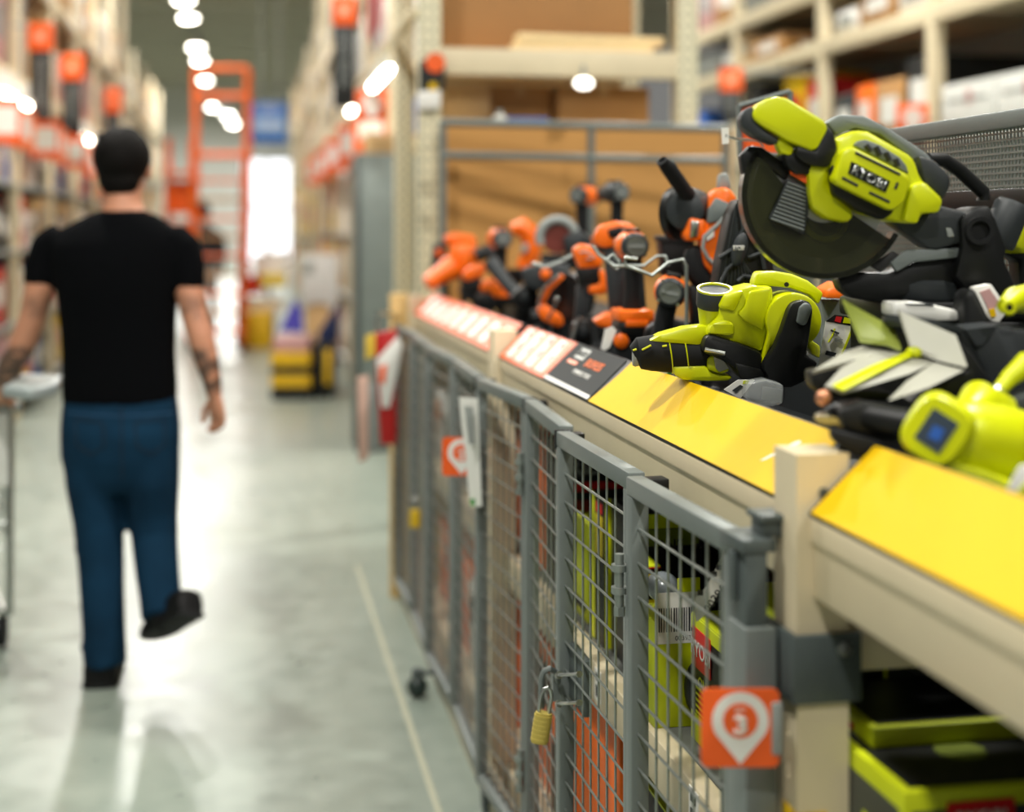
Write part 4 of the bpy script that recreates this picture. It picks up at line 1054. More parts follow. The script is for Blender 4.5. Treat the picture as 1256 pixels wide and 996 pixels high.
# vacuum wand
t = 4.6
vw = thing('vacuum_wand', 'black vacuum wand slanting between the orange tools', 'vacuum', P(652, 385, t))
obj('tube', ptube([(602, 322, t + .1), (620, 346, t + .05), (640, 368, t)], [.026, .022, .022], 14), DGR, vw)
obj('nozzle', ptube([(636, 362, t), (648, 374, t - .02), (660, 392, t - .04)], [.024, .032, .042], 14), BLK, vw)
stand(vw, P(650, 392, t), P(650, 388, t).z)
# leaf blower and sanders
t = 5.35
lb_ = thing('leaf_blower', 'bright orange leaf blower at the far end of the deck', 'blower', P(570, 350, t))
sp('body', [(548, 316), (556, 300), (584, 298), (588, 316), (580, 336), (552, 338)], t, .14, ORG, lb_, .02)
sp('intake', [(542, 290), (556, 285), (584, 290), (582, 302), (548, 302)], t + .03, .12, ORG, lb_, .015)
obj('nozzle', ptube([(556, 328, t), (538, 338, t - .02), (524, 348, t - .04)], [.05, .035, .03], 14), ORG, lb_)
obj('hose', ptube([(584, 314, t), (600, 308, t), (606, 320, t)], .03, 12), BLK, lb_)
stand(lb_, P(568, 340, t), P(568, 337, t).z)
t = 4.95
for pts, lbl in (([(564, 338), (576, 326), (594, 322), (598, 330), (590, 340), (572, 346)], 'small orange sander in front of the leaf blower'),
                 ([(588, 352), (592, 344), (604, 342), (614, 352), (614, 364), (606, 366), (600, 356), (590, 358)], 'small orange hooked sander beside the vacuum wand')):
    t = 4.95 if pts[0][0] < 580 else 4.72
    sn = thing('palm_sander', lbl, 'sander', P(pts[0][0] + 12, pts[0][1] + 12, t))
    sp('body', pts, t, .09, ORG, sn, .012)
    ux = sum(p[0] for p in pts) / len(pts); vx = max(p[1] for p in pts)
    sp('sanding_base', [(ux - 18, vx - 4), (ux + 8, vx - 6), (ux + 10, vx + 14), (ux - 16, vx + 16)], t + .01, .09, BLK, sn, .006)
    stand(sn, P(ux, vx + 14, t + .05), P(ux, vx + 12, t + .05).z)
# orange rounded tool behind the far drill, grey circular saw arc
t = 5.1
oj = thing('jig_saw', 'orange round backed jig saw behind the far drill', 'saw', P(640, 345, t))
obj('body', fused('body', ell(ell(bmesh.new(), P(643, 290, t), .055, .06, .05), P(648, 306, t), .035, .05, .06), .008, ORG) .data and bx(0, .001, 0, .001, 0, .001), ORG, oj) if False else None
b = bmesh.new(); tube(b, [P(628, 282, t), P(640, 278, t), P(652, 288, t), P(652, 310, t), P(642, 330, t)], [.024, .036, .040, .034, .03], 16); obj('body', b, ORG, oj)
sp('window', [(640, 300), (648, 298), (648, 308), (640, 312)], t - .045, .02, GRYC, oj, .003); sp('shoe', [(622, 330), (660, 330), (662, 346), (620, 346)], t - .02, .08, BLK, oj, .004)
stand(oj, P(641, 346, t), P(641, 344, t).z)
t = 4.35
gs = thing('circular_saw', 'grey guarded circular saw with dark red disc on the rear step', 'saw', P(690, 330, t))
obj('guard', tube(bmesh.new(), arc(P(684, 292, t), RT, UP, .056, 20, 200, 16), .015, 10), GRYC, gs)
obj('blade', lathe(bmesh.new(), [(.012, 0), (.048, 0), (.048, .006), (.012, .006)], P(684, 292, t), FW, 26), mat('dark_red_disc', '#6d2a1e', .5), gs)
sp('motor', [(690, 290), (712, 282), (728, 294), (724, 312), (694, 314)], t - .02, .10, DGR, gs, .012); sp('base', [(664, 312), (730, 312), (732, 330), (664, 332)], t, .08, BLK, gs, .004)
stand(gs, P(698, 332, t + .04), P(698, 330, t + .04).z)
# dark lower tools filling the deck
for i, (pts, t, lbl, tagc) in enumerate((
        ([(739, 440), (746, 412), (758, 404), (772, 416), (784, 438), (780, 452), (752, 452)], 3.002, 'dark grey angled tool shoe beside the charcoal price card', True),
        ([(700, 420), (704, 396), (724, 392), (728, 424), (716, 430)], 3.4, 'dark grey tool body behind the charcoal price card', False),
        ([(560, 356), (580, 344), (604, 356), (616, 372), (600, 380), (570, 368)], 5.2, 'black tool base below the small orange sanders', False),
        ([(624, 366), (640, 350), (660, 352), (662, 378), (640, 384)], 4.3, 'black tool body behind the vacuum wand', False),
        ([(640, 330), (668, 322), (700, 326), (700, 352), (664, 358), (642, 350)], 4.2, 'dark red and black tool body between the saws', False),
        ([(790, 440), (792, 404), (812, 388), (850, 396), (846, 440)], 2.957, 'black tool housing behind the sander grip', False),
        ([(526, 350), (530, 300), (546, 296), (552, 330), (540, 352)], 5.5, 'dark slim tool beside the far upright', False))):
    o = thing('dark_power_tool', lbl, 'power tool', P(pts[0][0] + 10, max(p[1] for p in pts), t))
    sp('body', pts, t, {0: .05, 5: .045}.get(i, .10), BLK if i % 2 else DGR, o, .008)
    u0 = sum(p[0] for p in pts) / len(pts); v0 = min(p[1] for p in pts)
    obj('knob', lathe(bmesh.new(), [(.016, 0), (.016, .012), (.01, .016)], P(u0, v0 + 14, t), -FW, 14), ORG if i % 2 == 0 else DGR, o)
    if tagc: sp('white_tag', [(737, 428), (742, 404), (752, 400), (756, 406), (748, 426), (742, 430)], t - .003, .004, WHT, o, .0)
    if i == 1: obj('steel_rod', ptube([(699, 424, t - .02), (712, 388, t - .02)], .005, 6), SIL, o)
    p_ = P(u0, max(p[1] for p in pts) - 4, t + .05); stand(o, p_, p_.z)
# steel wire hooks in front of the drills
for pts, t, lbl in (([(782, 318), (766, 316), (768, 326), (780, 330), (800, 338), (820, 322), (838, 318), (842, 326), (842, 398), (842, 493)], 2.78, 'bright steel wire hook over the leaning drill'),
                    ([(760, 322), (752, 312), (744, 318), (752, 326), (790, 326), (806, 314), (816, 314), (820, 326)], 2.92, 'steel wire hook looped across the upright drill'),
                    ([(730, 304), (726, 300), (734, 312), (748, 322), (758, 330)], 3.0, 'small steel hook beside the rotary hammer'),
                    ([(652, 322), (668, 328), (690, 320), (704, 312), (712, 304)], 3.62, 'steel wire hook before the grey circular saw')):
    a = P(*pts[-1], t)
    pp = [P(u, v, t) for u, v in pts]
    tag(obj('wire_hook', tube(bmesh.new(), pp, .0036, 8), GALV), lbl, 'hook')
# ------------------------------------------------------------------ the man walking away down the aisle
def skin_mat():
    m = bpy.data.materials.new('tattooed_skin'); m.use_nodes = True
    N = m.node_tree.nodes; L = m.node_tree.links; b = N['Principled BSDF']
    tc = N.new('ShaderNodeTexCoord'); sx = N.new('ShaderNodeSeparateXYZ'); L.new(tc.outputs['Object'], sx.inputs[0])
    no = N.new('ShaderNodeTexNoise'); no.inputs['Scale'].default_value = 26; no.inputs['Detail'].default_value = 5
    L.new(tc.outputs['Object'], no.inputs['Vector'])
    cr = N.new('ShaderNodeValToRGB'); cr.color_ramp.elements[0].position = .36; cr.color_ramp.elements[1].position = .52
    L.new(no.outputs['Fac'], cr.inputs[0])
    # inked bands: forearm and upper arm heights (metres above the floor, origin at the feet)
    def band(z0, z1, soft=.02):
        a = N.new('ShaderNodeMapRange'); a.interpolation_type = 'SMOOTHSTEP'; a.inputs[1].default_value = z0 - soft; a.inputs[2].default_value = z0 + soft
        c = N.new('ShaderNodeMapRange'); c.interpolation_type = 'SMOOTHSTEP'; c.inputs[1].default_value = z1 + soft; c.inputs[2].default_value = z1 - soft
        L.new(sx.outputs['Z'], a.inputs[0]); L.new(sx.outputs['Z'], c.inputs[0])
        q = N.new('ShaderNodeMath'); q.operation = 'MULTIPLY'; L.new(a.outputs[0], q.inputs[0]); L.new(c.outputs[0], q.inputs[1]); return q
    b1 = band(.93, 1.075); b2 = band(1.17, 1.24)
    h2 = N.new('ShaderNodeMath'); h2.operation = 'MULTIPLY'; h2.inputs[1].default_value = .55; L.new(b2.outputs[0], h2.inputs[0])
    s = N.new('ShaderNodeMath'); s.operation = 'ADD'; L.new(b1.outputs[0], s.inputs[0]); L.new(h2.outputs[0], s.inputs[1])
    k = N.new('ShaderNodeMath'); k.operation = 'MULTIPLY'; k.use_clamp = True; L.new(s.outputs[0], k.inputs[0]); L.new(cr.outputs[0], k.inputs[1])
    k2 = N.new('ShaderNodeMath'); k2.operation = 'MULTIPLY'; k2.inputs[1].default_value = .85; L.new(k.outputs[0], k2.inputs[0])
    mx = N.new('ShaderNodeMix'); mx.data_type = 'RGBA'; mx.inputs[6].default_value = lin('#c58a6c'); mx.inputs[7].default_value = lin('#34302c')
    L.new(k2.outputs[0], mx.inputs[0]); L.new(mx.outputs[2], b.inputs['Base Color'])
    b.inputs['Roughness'].default_value = .5; b.inputs['Subsurface Weight'].default_value = .08; b.inputs['Subsurface Radius'].default_value = (.01, .004, .002)
    return m
SKIN = skin_mat()
SHIRT = mat('black_cotton', '#050608', .95, var=.15, scale=30, bump=.3, bscale=60, spec=.08)
DENIM = mat('blue_denim', '#0d2b40', .9, var=.6, scale=7, bump=.35, bscale=90, spec=.12)
HAIR = mat('dark_brown_hair', '#0b0806', .75, var=.3, scale=60, bump=.6, bscale=160, spec=.15)
SHOE = mat('black_shoe', '#080808', .6, spec=.25)
TM = 4.62
foot0 = P(124, 838, 4.56); foot0.z = 0
man = thing('person', 'person in black t-shirt and blue jeans walking away, tattooed arms', 'person', foot0)
km = TM / F
def hring(u, v, t, wpx, dm, seg=24, pw=.9, tilt=0):
    c = P(u, v, t); return ring(c, RT, FW, wpx * t / F, dm, seg, pw)
# torso + sleeves
b = bmesh.new()
loft(b, [hring(u, v, TM + dt, w_, d_) for u, v, w_, d_, dt in (
    (147, 494, 70, .118, 0), (147, 470, 70, .118, 0), (146, 430, 69, .117, 0), (145, 390, 71, .120, .0), (144, 350, 75, .128, .0), (143, 320, 79, .130, .005),
    (144, 298, 80, .122, .01), (146, 282, 72, .105, .015), (149, 270, 54, .088, .02), (151, 262, 38, .074, .025), (151, 257, 27, .062, .03))])
ls_ = [P(78, 292, TM + .02), P(60, 304, TM + .02), P(51, 328, TM + .01), P(49, 352, TM + .0)]
tube(b, ls_, [.062, .062, .057, .054], 18)
rs_ = [P(208, 292, TM + .02), P(225, 306, TM + .01), P(231, 330, TM), P(232, 356, TM - .01)]
tube(b, rs_, [.062, .062, .056, .052], 18)
fused('shirt', b, .012, SHIRT, man, it=6)
# head, neck, arms, hands: one body
b = bmesh.new()
hc_ = P(151, 204, TM + .05)
Rz = rotz(-PHI)
ell(b, hc_ + UP * .012, .078, .098, .098, Rz, 24, 16)
ell(b, hc_ + FW * .03 - UP * .055, .062, .072, .062, Rz, 20, 12)          # jaw
ell(b, hc_ + FW * .105 - UP * .02, .014, .018, .026, Rz, 10, 8)              # nose
ell(b, hc_ + FW * .088 - UP * .062, .026, .014, .012, Rz, 10, 8)             # mouth
for s_ in (-1, 1):
    ell(b, hc_ + RT * (s_ * .080) - UP * .012 + FW * .008, .011, .024, .034, Rz @ Matrix.Rotation(s_ * .25, 3, 'Z'), 10, 8)
    ell(b, hc_ + RT * (s_ * .032) + FW * .088 + UP * .008, .016, .012, .012, Rz, 10, 8)
tube(b, [P(151, 268, TM + .03), P(151, 250, TM + .035), P(151, 226, TM + .045)], [(.085, .07), (.062, .064), (.058, .064)], 20, FW)
tube(b, [P(151, 290, TM + .02), P(151, 262, TM + .03)], [(.12, .07), (.10, .06)], 20, FW)
def arm(pts, rad): tube(b, pts, rad, 16)
arm([P(52, 318, TM + .01), P(49, 352, TM), P(40, 390, TM + .005), P(26, 428, TM + .02), P(12, 450, TM + .08), P(2, 474, TM + .15), P(-1, 486, TM + .19)], [.050, .047, .044, .042, .041, .032, .026])
arm([P(230, 318, TM), P(232, 356, TM - .01), P(238, 385, TM - .02), P(246, 412, TM - .03), P(253, 440, TM - .03), P(260, 466, TM - .02), P(263, 484, TM - .01)], [.050, .046, .043, .042, .040, .031, .026])
def hand(wr, kn, side, curl):
    """wr wrist, kn knuckle middle; side unit vector across the knuckles towards the thumb; curl direction"""
    d = (kn - wr).normalized(); n = d.cross(side).normalized()
    tube(b, [wr - d * .01, wr + d * .03, kn], [(.026, .018), (.036, .017), (.040, .014)], 14, n)
    for i, (o, L_) in enumerate(((.028, .072), (.010, .080), (-.009, .075), (-.027, .060))):
        p0 = kn + side * o - d * .012; p1 = p0 + d * (L_ * .48); dd = (d * .72 + curl * .7).normalized(); p2 = p1 + dd * (L_ * .32); d3 = (d * .25 + curl * .97).normalized(); p3 = p2 + d3 * (L_ * .27)
        tube(b, [p0, p1, p2, p3], [.0098, .0092, .0086, .0072], 10)
    q0 = wr + d * .025 + side * .022; q1 = q0 + (d * .6 + side * .65 + curl * .2) * .045; q2 = q1 + (d * .9 + side * .1 + curl * .3).normalized() * .032
    q3 = q2 + (d * .9 + curl * .4).normalized() * .02
    tube(b, [q0, q1, q2, q3], [.014, .012, .011, .008], 10)
hand(P(263, 484, TM - .01), P(267, 510, TM - .005), (RT * -.75 + FW * .65).normalized(), (RT * -.55 + FW * .35 + UP * -.2).normalized())
hand(P(-1, 486, TM + .19), P(-6, 494, TM + .26), (RT * .9 + UP * .1).normalized(), (UP * -.9 + FW * .3).normalized())
fused('body', b, .0055, SKIN, man, it=3, fac=.5)
# hair
b = bmesh.new()
ell(b, hc_ + UP * .030 - FW * .012, .094, .108, .100, Rz, 24, 14)
ell(b, hc_ - UP * .045 - FW * .045, .070, .050, .060, Rz, 20, 10)
for i in range(26):
    a = random.uniform(0, 6.28); r_ = random.uniform(.0, .07)
    p_ = hc_ + UP * .095 + RT * (r_ * math.cos(a)) + FW * (r_ * math.sin(a) - .01) - UP * (r_ * r_ * 5)
    tube(b, [p_, p_ + UP * .034 + RT * (.015 * math.cos(a)) - FW * .01], [.016, .008], 8)
fused('hair', b, .009, HAIR, man, it=2)
# jeans
b = bmesh.new()
loft(b, [hring(u, v, TM + dt, w_, d_) for u, v, w_, d_, dt in ((148, 480, 68, .108, 0), (148, 500, 71, .116, 0), (148, 530, 73, .126, -.005), (148, 560, 72, .122, 0), (149, 588, 66, .105, .005), (150, 602, 54, .09, .01))])
tube(b, [P(114, 545, TM), P(116, 590, TM), P(121, 640, TM - .005), P(124, 690, TM - .02), P(126, 740, TM - .045), P(128, 785, TM - .06), P(130, 816, TM - .065)], [(.095, .105), (.092, .10), (.080, .088), (.073, .08), (.069, .074), (.068, .074), (.066, .078)], 20, FW)
tube(b, [P(184, 545, TM), P(186, 590, TM), P(188, 630, TM + .015), P(190, 662, TM + .005), P(193, 700, TM - .05), P(197, 735, TM - .10), P(199, 758, TM - .125)], [(.095, .105), (.090, .10), (.080, .088), (.075, .08), (.070, .074), (.066, .072), (.066, .076)], 20, FW)
# soft creases
for u, v, t_, w_ in ((124, 792, TM - .06, .064), (127, 805, TM - .062, .066), (122, 672, TM - .012, .077)):
    loft(b, [ring(P(u, v - 3, t_), RT, FW, w_ * .96, w_, 20), ring(P(u, v, t_), RT, FW, w_ * 1.05, w_ * 1.06, 20), ring(P(u, v + 3, t_), RT, FW, w_ * .96, w_, 20)])
jn = fused('jeans', b, .011, DENIM, man, it=4)
STI = mat('denim_seam', '#2c5276', .8)
from mathutils.bvhtree import BVHTree
def on_jeans(u, v):
    me_ = jn.data; M_ = parent_matrix(man)
    if not hasattr(on_jeans, 'b'): on_jeans.b = BVHTree.FromPolygons([M_ @ q.co for q in me_.vertices], [p.vertices for p in me_.polygons])
    o_ = P(u, v, .5); d_ = (P(u, v, 5) - o_).normalized()
    h_ = on_jeans.b.ray_cast(o_, d_)[0]
    return (h_ or P(u, v, TM - .11)) - d_ * .001
def seam(pts, m, r=.0022):
    q_ = []
    for (a, b2), (c, d2) in zip(pts, pts[1:]):
        for i in range(5): q_.append(on_jeans(a + (c - a) * i / 5, b2 + (d2 - b2) * i / 5))
    q_.append(on_jeans(*pts[-1])); obj('seam', tube(bmesh.new(), q_, r, 5), m, jn)
DSE = mat('dark_denim_seam', '#081a28', .9)
for pk_ in ([(92, 514), (126, 518), (128, 548), (112, 558), (94, 546), (92, 514)], [(166, 518), (202, 514), (202, 546), (186, 558), (168, 548), (166, 518)]): seam(pk_, DSE)
seam([(149, 500), (149, 540), (150, 588)], DSE); seam([(82, 506), (115, 509), (149, 510), (180, 509), (214, 506)], STI, .0016)
# shoes
def shoe(heel, toe, up, h=.075, w_=.048):
    d = (toe - heel); L_ = d.length; d.normalize(); s_ = d.cross(up).normalized(); b = bmesh.new()
    prof = ((0.0, .55, .8), (.04, .85, 1.0), (.2, .9, 1.12), (.4, .88, 1.05), (.55, .95, .85), (.75, 1.05, .66), (.92, .9, .5), (1.0, .5, .36))
    loft(b, [ring(heel + d * (L_ * f) + up * (h * hh * .5), s_, up, w_ * ww, h * hh * .5, 18, .7) for f, ww, hh in prof])
    o = fused('shoe', b, .007, SHOE, man, it=3)
    sb_ = bmesh.new(); loft(sb_, [ring(heel + d * (L_ * f) + up * .009, s_, up, w_ * ww * 1.05, .009, 18, .6) for f, ww, hh in prof]); obj('sole', sb_, RUB, o)
    return o
h1 = P(122, 836, 4.50); h1.z = .0; t1 = h1 + (FW * .95 + RT * -.2).normalized() * .29
shoe(h1, t1, UP, .10, .062)
h2 = P(236, 752, 4.40); t2 = P(183, 786, 4.56)
dd = (t2 - h2).normalized(); up2 = (UP - dd * UP.dot(dd)).normalized(); up2 = (up2 + RT * -.0).normalized()
tilt = (up2 * .9 + dd.cross(up2) * .25).normalized()
t2 = h2 + (t2 - h2).normalized() * .27
shoe(h2 - up2 * .01, t2, tilt, .09, .054)
tube_b = bmesh.new(); tube(tube_b, [P(199, 752, TM - .125), P(207, 762, TM - .15)], [.05, .042], 14); obj('sock', tube_b, SHOE, man)
tube_b = bmesh.new(); tube(tube_b, [P(130, 806, TM - .065), P(128, 824, TM - .07)], [.048, .044], 14); obj('sock', tube_b, SHOE, man)

# ------------------------------------------------------------------ cart pushed by the man
ct = thing('flat_cart', 'grey topped shopping cart held by the walking person', 'cart', (-1.03, 5.5, 0))
CARTG = mat('grey_cart_plastic', '#9aa3a2', .45)
zt_ = .93
def flat(ut, z, h):
    q_ = [P(u, 480, t_) for u, t_ in ut]
    return prism(bmesh.new(), [Vector((p.x, p.y, z)) for p in q_], (0, 0, h))
obj('child_tray', flat([(2, 4.46), (36, 4.37), (70, 4.52), (77, 4.80), (26, 4.86), (23, 4.68), (14, 4.56)], zt_, .035), CARTG, ct, bev=.008)
obj('printed_insert', flat([(10, 4.48), (36, 4.42), (62, 4.54), (68, 4.74), (30, 4.80)], zt_ + .0352, .002), GRYC, ct, smooth=False)
obj('tray_arm', tube(bmesh.new(), [(-.735, 5.04, .947), (-.80, 5.17, .947)], .010, 8), SIL, ct)
for x_ in (-.80, -1.25): obj('post', tube(bmesh.new(), [(x_, 5.16, .12), (x_, 5.18, .97)], .014, 10), SIL, ct)
obj('handle', tube(bmesh.new(), [(-1.28, 5.13, .845), (-.76, 5.13, .845)], .016, 12), mat('grey_handle', '#8a8f8c', .4), ct)
for x_ in (-.80, -1.25): obj('handle_bracket', tube(bmesh.new(), [(x_, 5.13, .845), (x_, 5.17, .845)], .010, 8), SIL, ct)
obj('advert_panel', bx(-.845, -.80, 5.14, 5.155, .57, .82), WHP, ct, bev=.004)
bb = bmesh.new()
for i in range(9): tube(bb, [(-1.25 + i * .056, 5.18, .35), (-1.25 + i * .056, 5.18, .92)], .004, 6)
for i in range(7): tube(bb, [(-1.27, 5.18, .35 + i * .09), (-.79, 5.18, .35 + i * .09)], .004, 6)
for i in range(9): tube(bb, [(-.80 - i * .033, 5.18 + i * .09, .38), (-.80 - i * .033, 5.18 + i * .09, .90)], .004, 6)
for i in range(7): tube(bb, [(-.80, 5.18, .38 + i * .085), (-1.067, 5.90, .40 + i * .083)], .004, 6)
obj('basket_wires', bb, SIL, ct, kind='stuff')
obj('chassis', tube(bmesh.new(), [(-.82, 5.16, .13), (-1.05, 5.98, .13), (-1.23, 5.98, .13), (-1.23, 5.16, .13)], .014, 8), SIL, ct)
for x_, y_ in ((-.83, 5.20), (-1.23, 5.20), (-1.04, 5.93), (-1.23, 5.93)):
    obj('wheel', lathe(bmesh.new(), [(.02, -.015), (.055, -.013), (.06, 0), (.055, .013), (.02, .015)], (x_, y_, .06), (1, 0, 0), 20), RUB, ct)
# ------------------------------------------------------------------ racks in the background
def perf_mat():
    m = bpy.data.materials.new('perforated_upright_paint'); m.use_nodes = True
    N = m.node_tree.nodes; L = m.node_tree.links; b = N['Principled BSDF']
    tc = N.new('ShaderNodeTexCoord'); mp_ = N.new('ShaderNodeMapping'); mp_.inputs['Scale'].default_value = (1, 1, 1)
    L.new(tc.outputs['Object'], mp_.inputs[0]); sx = N.new('ShaderNodeSeparateXYZ'); L.new(mp_.outputs[0], sx.inputs[0])
    def saw(o, p):
        q = N.new('ShaderNodeMath'); q.operation = 'PINGPONG'; q.inputs[1].default_value = p; L.new(o, q.inputs[0]); return q
    a = saw(sx.outputs['X'], .023); c = saw(sx.outputs['Z'], .025)
    g1 = N.new('ShaderNodeMath'); g1.operation = 'LESS_THAN'; g1.inputs[1].default_value = .007; L.new(a.outputs[0], g1.inputs[0])
    g2 = N.new('ShaderNodeMath'); g2.operation = 'LESS_THAN'; g2.inputs[1].default_value = .008; L.new(c.outputs[0], g2.inputs[0])
    k = N.new('ShaderNodeMath'); k.operation = 'MULTIPLY'; L.new(g1.outputs[0], k.inputs[0]); L.new(g2.outputs[0], k.inputs[1])
    mx = N.new('ShaderNodeMix'); mx.data_type = 'RGBA'; mx.inputs[6].default_value = lin('#d9d1b2'); mx.inputs[7].default_value = lin('#6b6852')
    L.new(k.outputs[0], mx.inputs[0]); L.new(mx.outputs[2], b.inputs['Base Color']); b.inputs['Roughness'].default_value = .5
    return m
PERF = perf_mat()
# end bay facing the camera
eb = thing('end_cap_rack', 'beige perforated end cap rack behind the orange tools', 'rack', (1.34, 6.1, 0))
for x0 in (.726, 1.868):
    for y0 in (6.0, 6.95): obj('upright', bx(x0, x0 + .095, y0, y0 + .08, 0, 3.6), PERF, eb, bev=.004)
for z0 in (2.115, 3.05):
    obj('beam', bx(.82, 1.87, 5.995, 6.05, z0, z0 + .115), BEIF, eb, bev=.005); obj('beam', bx(.82, 1.87, 6.98, 7.03, z0, z0 + .115), BEIF, eb, bev=.005)
    obj('shelf_deck', bx(.82, 1.87, 6.05, 6.98, z0 + .09, z0 + .11), CARD2, eb, smooth=False)
obj('lower_shelf', bx(.82, 1.87, 6.02, 6.98, 1.86, 1.885), BEIF, eb, smooth=False)
obj('back_board', bx(.822, 2.10, 5.95, 5.975, 0, 1.90), mat('brown_hardboard', '#bd8a4a', .75, var=.08, scale=5), eb, smooth=False)
obj('light_rail', bx(.69, .73, 6.04, 9.80, 2.36, 2.40), BEIF, eb, bev=.004)
gf = thing('tube_frame', 'grey tube frame in front of the brown board', 'frame', (1.3, 5.8, 0))
t = 5.86
for n, a, c in (('top_bar', (540, 150), (892, 158)), ('middle_bar', (540, 190), (892, 197)), ('post', (543, 150), (543, 400)), ('post', (725, 152), (725, 420)), ('post', (890, 158), (890, 420))):
    pa, pc_ = P(a[0], a[1], t), P(c[0], c[1], t)
    if n == 'post': pc_ = Vector((pa.x, pa.y, 0))
    obj(n, tube(bmesh.new(), [pa, pc_], .016 if n == 'post' else .017, 10), GATE, gf)
def crate(p0, sx, sy, sz, m, label, cat='box', group=None, name='cardboard_box', tape=True):
    t_ = thing(name, label, cat, (p0[0] + sx / 2, p0[1] + sy / 2, p0[2]), group=group)
    obj('body', bx(p0[0], p0[0] + sx, p0[1], p0[1] + sy, p0[2], p0[2] + sz), m, t_, bev=.006)
    if tape: obj('tape', bx(p0[0] + sx * .45, p0[0] + sx * .55, p0[1] - .002, p0[1] + sy, p0[2] + sz * .8, p0[2] + sz + .0015), CARD2, t_, smooth=False)
    return t_
crate((.83, 6.2, 1.885), .24, .5, .20, CARD2, 'pale tan carton beside the blue pack on the lower shelf')
crate((1.08, 6.28, 1.885), .28, .5, .215, CARD, 'brown carton set back behind the blue pack')
crate((1.37, 6.18, 1.885), .42, .5, .21, CARD, 'brown carton under the glowing white spot on the lower shelf')
c = crate((1.06, 6.05, 1.885), .24, .12, .055, BLUE, 'flat blue pack lying on the lower shelf', 'package', name='blue_pack', tape=False)
c = thing('white_bottle', 'small white bottle next to the blue pack', 'bottle', (1.08, 6.02, 1.885))
obj('bottle_body', lathe(bmesh.new(), [(.03, 0), (.032, .004), (.032, .05), (.016, .066)], (1.08, 6.03, 1.885), (0, 0, 1), 18), WHP, c); obj('cap', lathe(bmesh.new(), [(.014, .064), (.014, .084)], (1.08, 6.03, 1.885), (0, 0, 1), 14), GRYC, c)
crate((.83, 6.3, 2.226), .92, .6, .62, mat('brown_cardboard_plain', '#a3784a', .8, var=.1, scale=4), 'large plain brown carton on the upper shelf behind the boards')
for i, (x0, x1, z0, ry) in enumerate(((1.15, 1.78, 2.228, .0), (1.17, 1.84, 2.272, .06))):
    b = box(bmesh.new(), ((x0 + x1) / 2, 6.12 + i * .02, z0 + .02), (x1 - x0, .09, .038), rotz(ry))
    tag(obj('pine_board', b, PINE, bev=.003), 'upper pale pine board on the end cap shelf' if i else 'lower pale pine board on the end cap shelf', 'board')
pk = thing('added_glow_spot', 'small added glowing white spot under the end cap beam', 'lamp', P(716, 100, 5.9))  # added emissive blob standing in for a bright white spot, no real fixture
obj('lens', ell(bmesh.new(), P(716, 102, 5.95), .04, .03, .024), mat('glow_spot_white', '#fff6e6', .3, emit=5), pk); obj('bracket', tube(bmesh.new(), [P(716, 100, 5.95), P(716, 92, 6.0), P(716, 80, 6.18)], .008), GRYC, pk)
sgn = thing('end_cap_sign', 'small black and orange sign on the far upright', 'sign', P(528, 100, 5.8))
sp('plate', [(514, 74), (545, 72), (545, 110), (514, 112)], 6.008, .02, SGB, sgn, .002); obj('orange_disc', lathe(bmesh.new(), [(.042, 0), (.042, .004)], P(534, 77, 6.005), -FW, 20), SGO, sgn); sp('white_panel', [(512, 112), (540, 110), (540, 132), (512, 134)], 6.008, .02, WHT, sgn, .001); sp('yellow_mark', [(526, 102), (536, 101), (536, 110), (526, 111)], 6.004, .004, YEL, sgn, 0)
# grey metal cabinet side beyond
gcb = thing('grey_cabinet', 'tall grey metal cabinet beyond the plywood end post', 'cabinet', (.95, 9.4, 0))
obj('body', bx(.72, 1.16, 9.3, 9.8, .02, 1.95), mat('grey_green_metal', '#77807c', .45, .2), gcb, bev=.008)
obj('edge_strip', bx(.705, .74, 9.285, 9.32, .02, 1.93), GATED, gcb, bev=.004); obj('edge_strip', bx(1.06, 1.09, 9.285, 9.32, .02, 1.96), GATED, gcb, bev=.004)
obj('plinth', bx(.72, 1.16, 9.32, 9.8, 0, .03), GATED, gcb, smooth=False)
# carton above the cabinet
crate((.80, 9.45, 1.95), .36, .35, .14, CARD2, 'tan carton on top of the grey cabinet')
# red bag with papers hanging at the rack end
t = 5.25
rb_ = thing('hanging_bag', 'red bag with white papers hanging at the plywood post', 'bag', P(470, 545, t))
sp('red_body', [(459, 410), (486, 404), (486, 545), (466, 546)], t, .05, mat('red_vinyl', '#b3100f', .45), rb_, .008)
sp('white_paper', [(462, 440), (488, 412), (494, 424), (478, 500), (468, 500)], t - .012, .006, WHT, rb_, .001)
sp('orange_print', [(466, 450), (474, 446), (472, 470), (466, 470)], t - .016, .004, SGO, rb_, 0)
sp('yellow_paper', [(448, 412), (460, 408), (460, 436), (448, 442)], t - .004, .006, mat('yellow_paper', '#d6b53a', .6), rb_, .001)
sp('pink_strip', [(438, 462), (452, 460), (452, 562), (440, 568)], t + .01, .004, mat('pink_paper', '#c8a493', .6), rb_, .001)
sp('grey_strip', [(452, 470), (461, 470), (461, 556), (453, 556)], t + .006, .004, GRYC, rb_, .001)
obj('hook', tube(bmesh.new(), [P(464, 412, t + .02), P(462, 392, t + .02), P(466, 384, t + .02), P(487, 386, 5.63)], .007, 8), SIL, rb_)

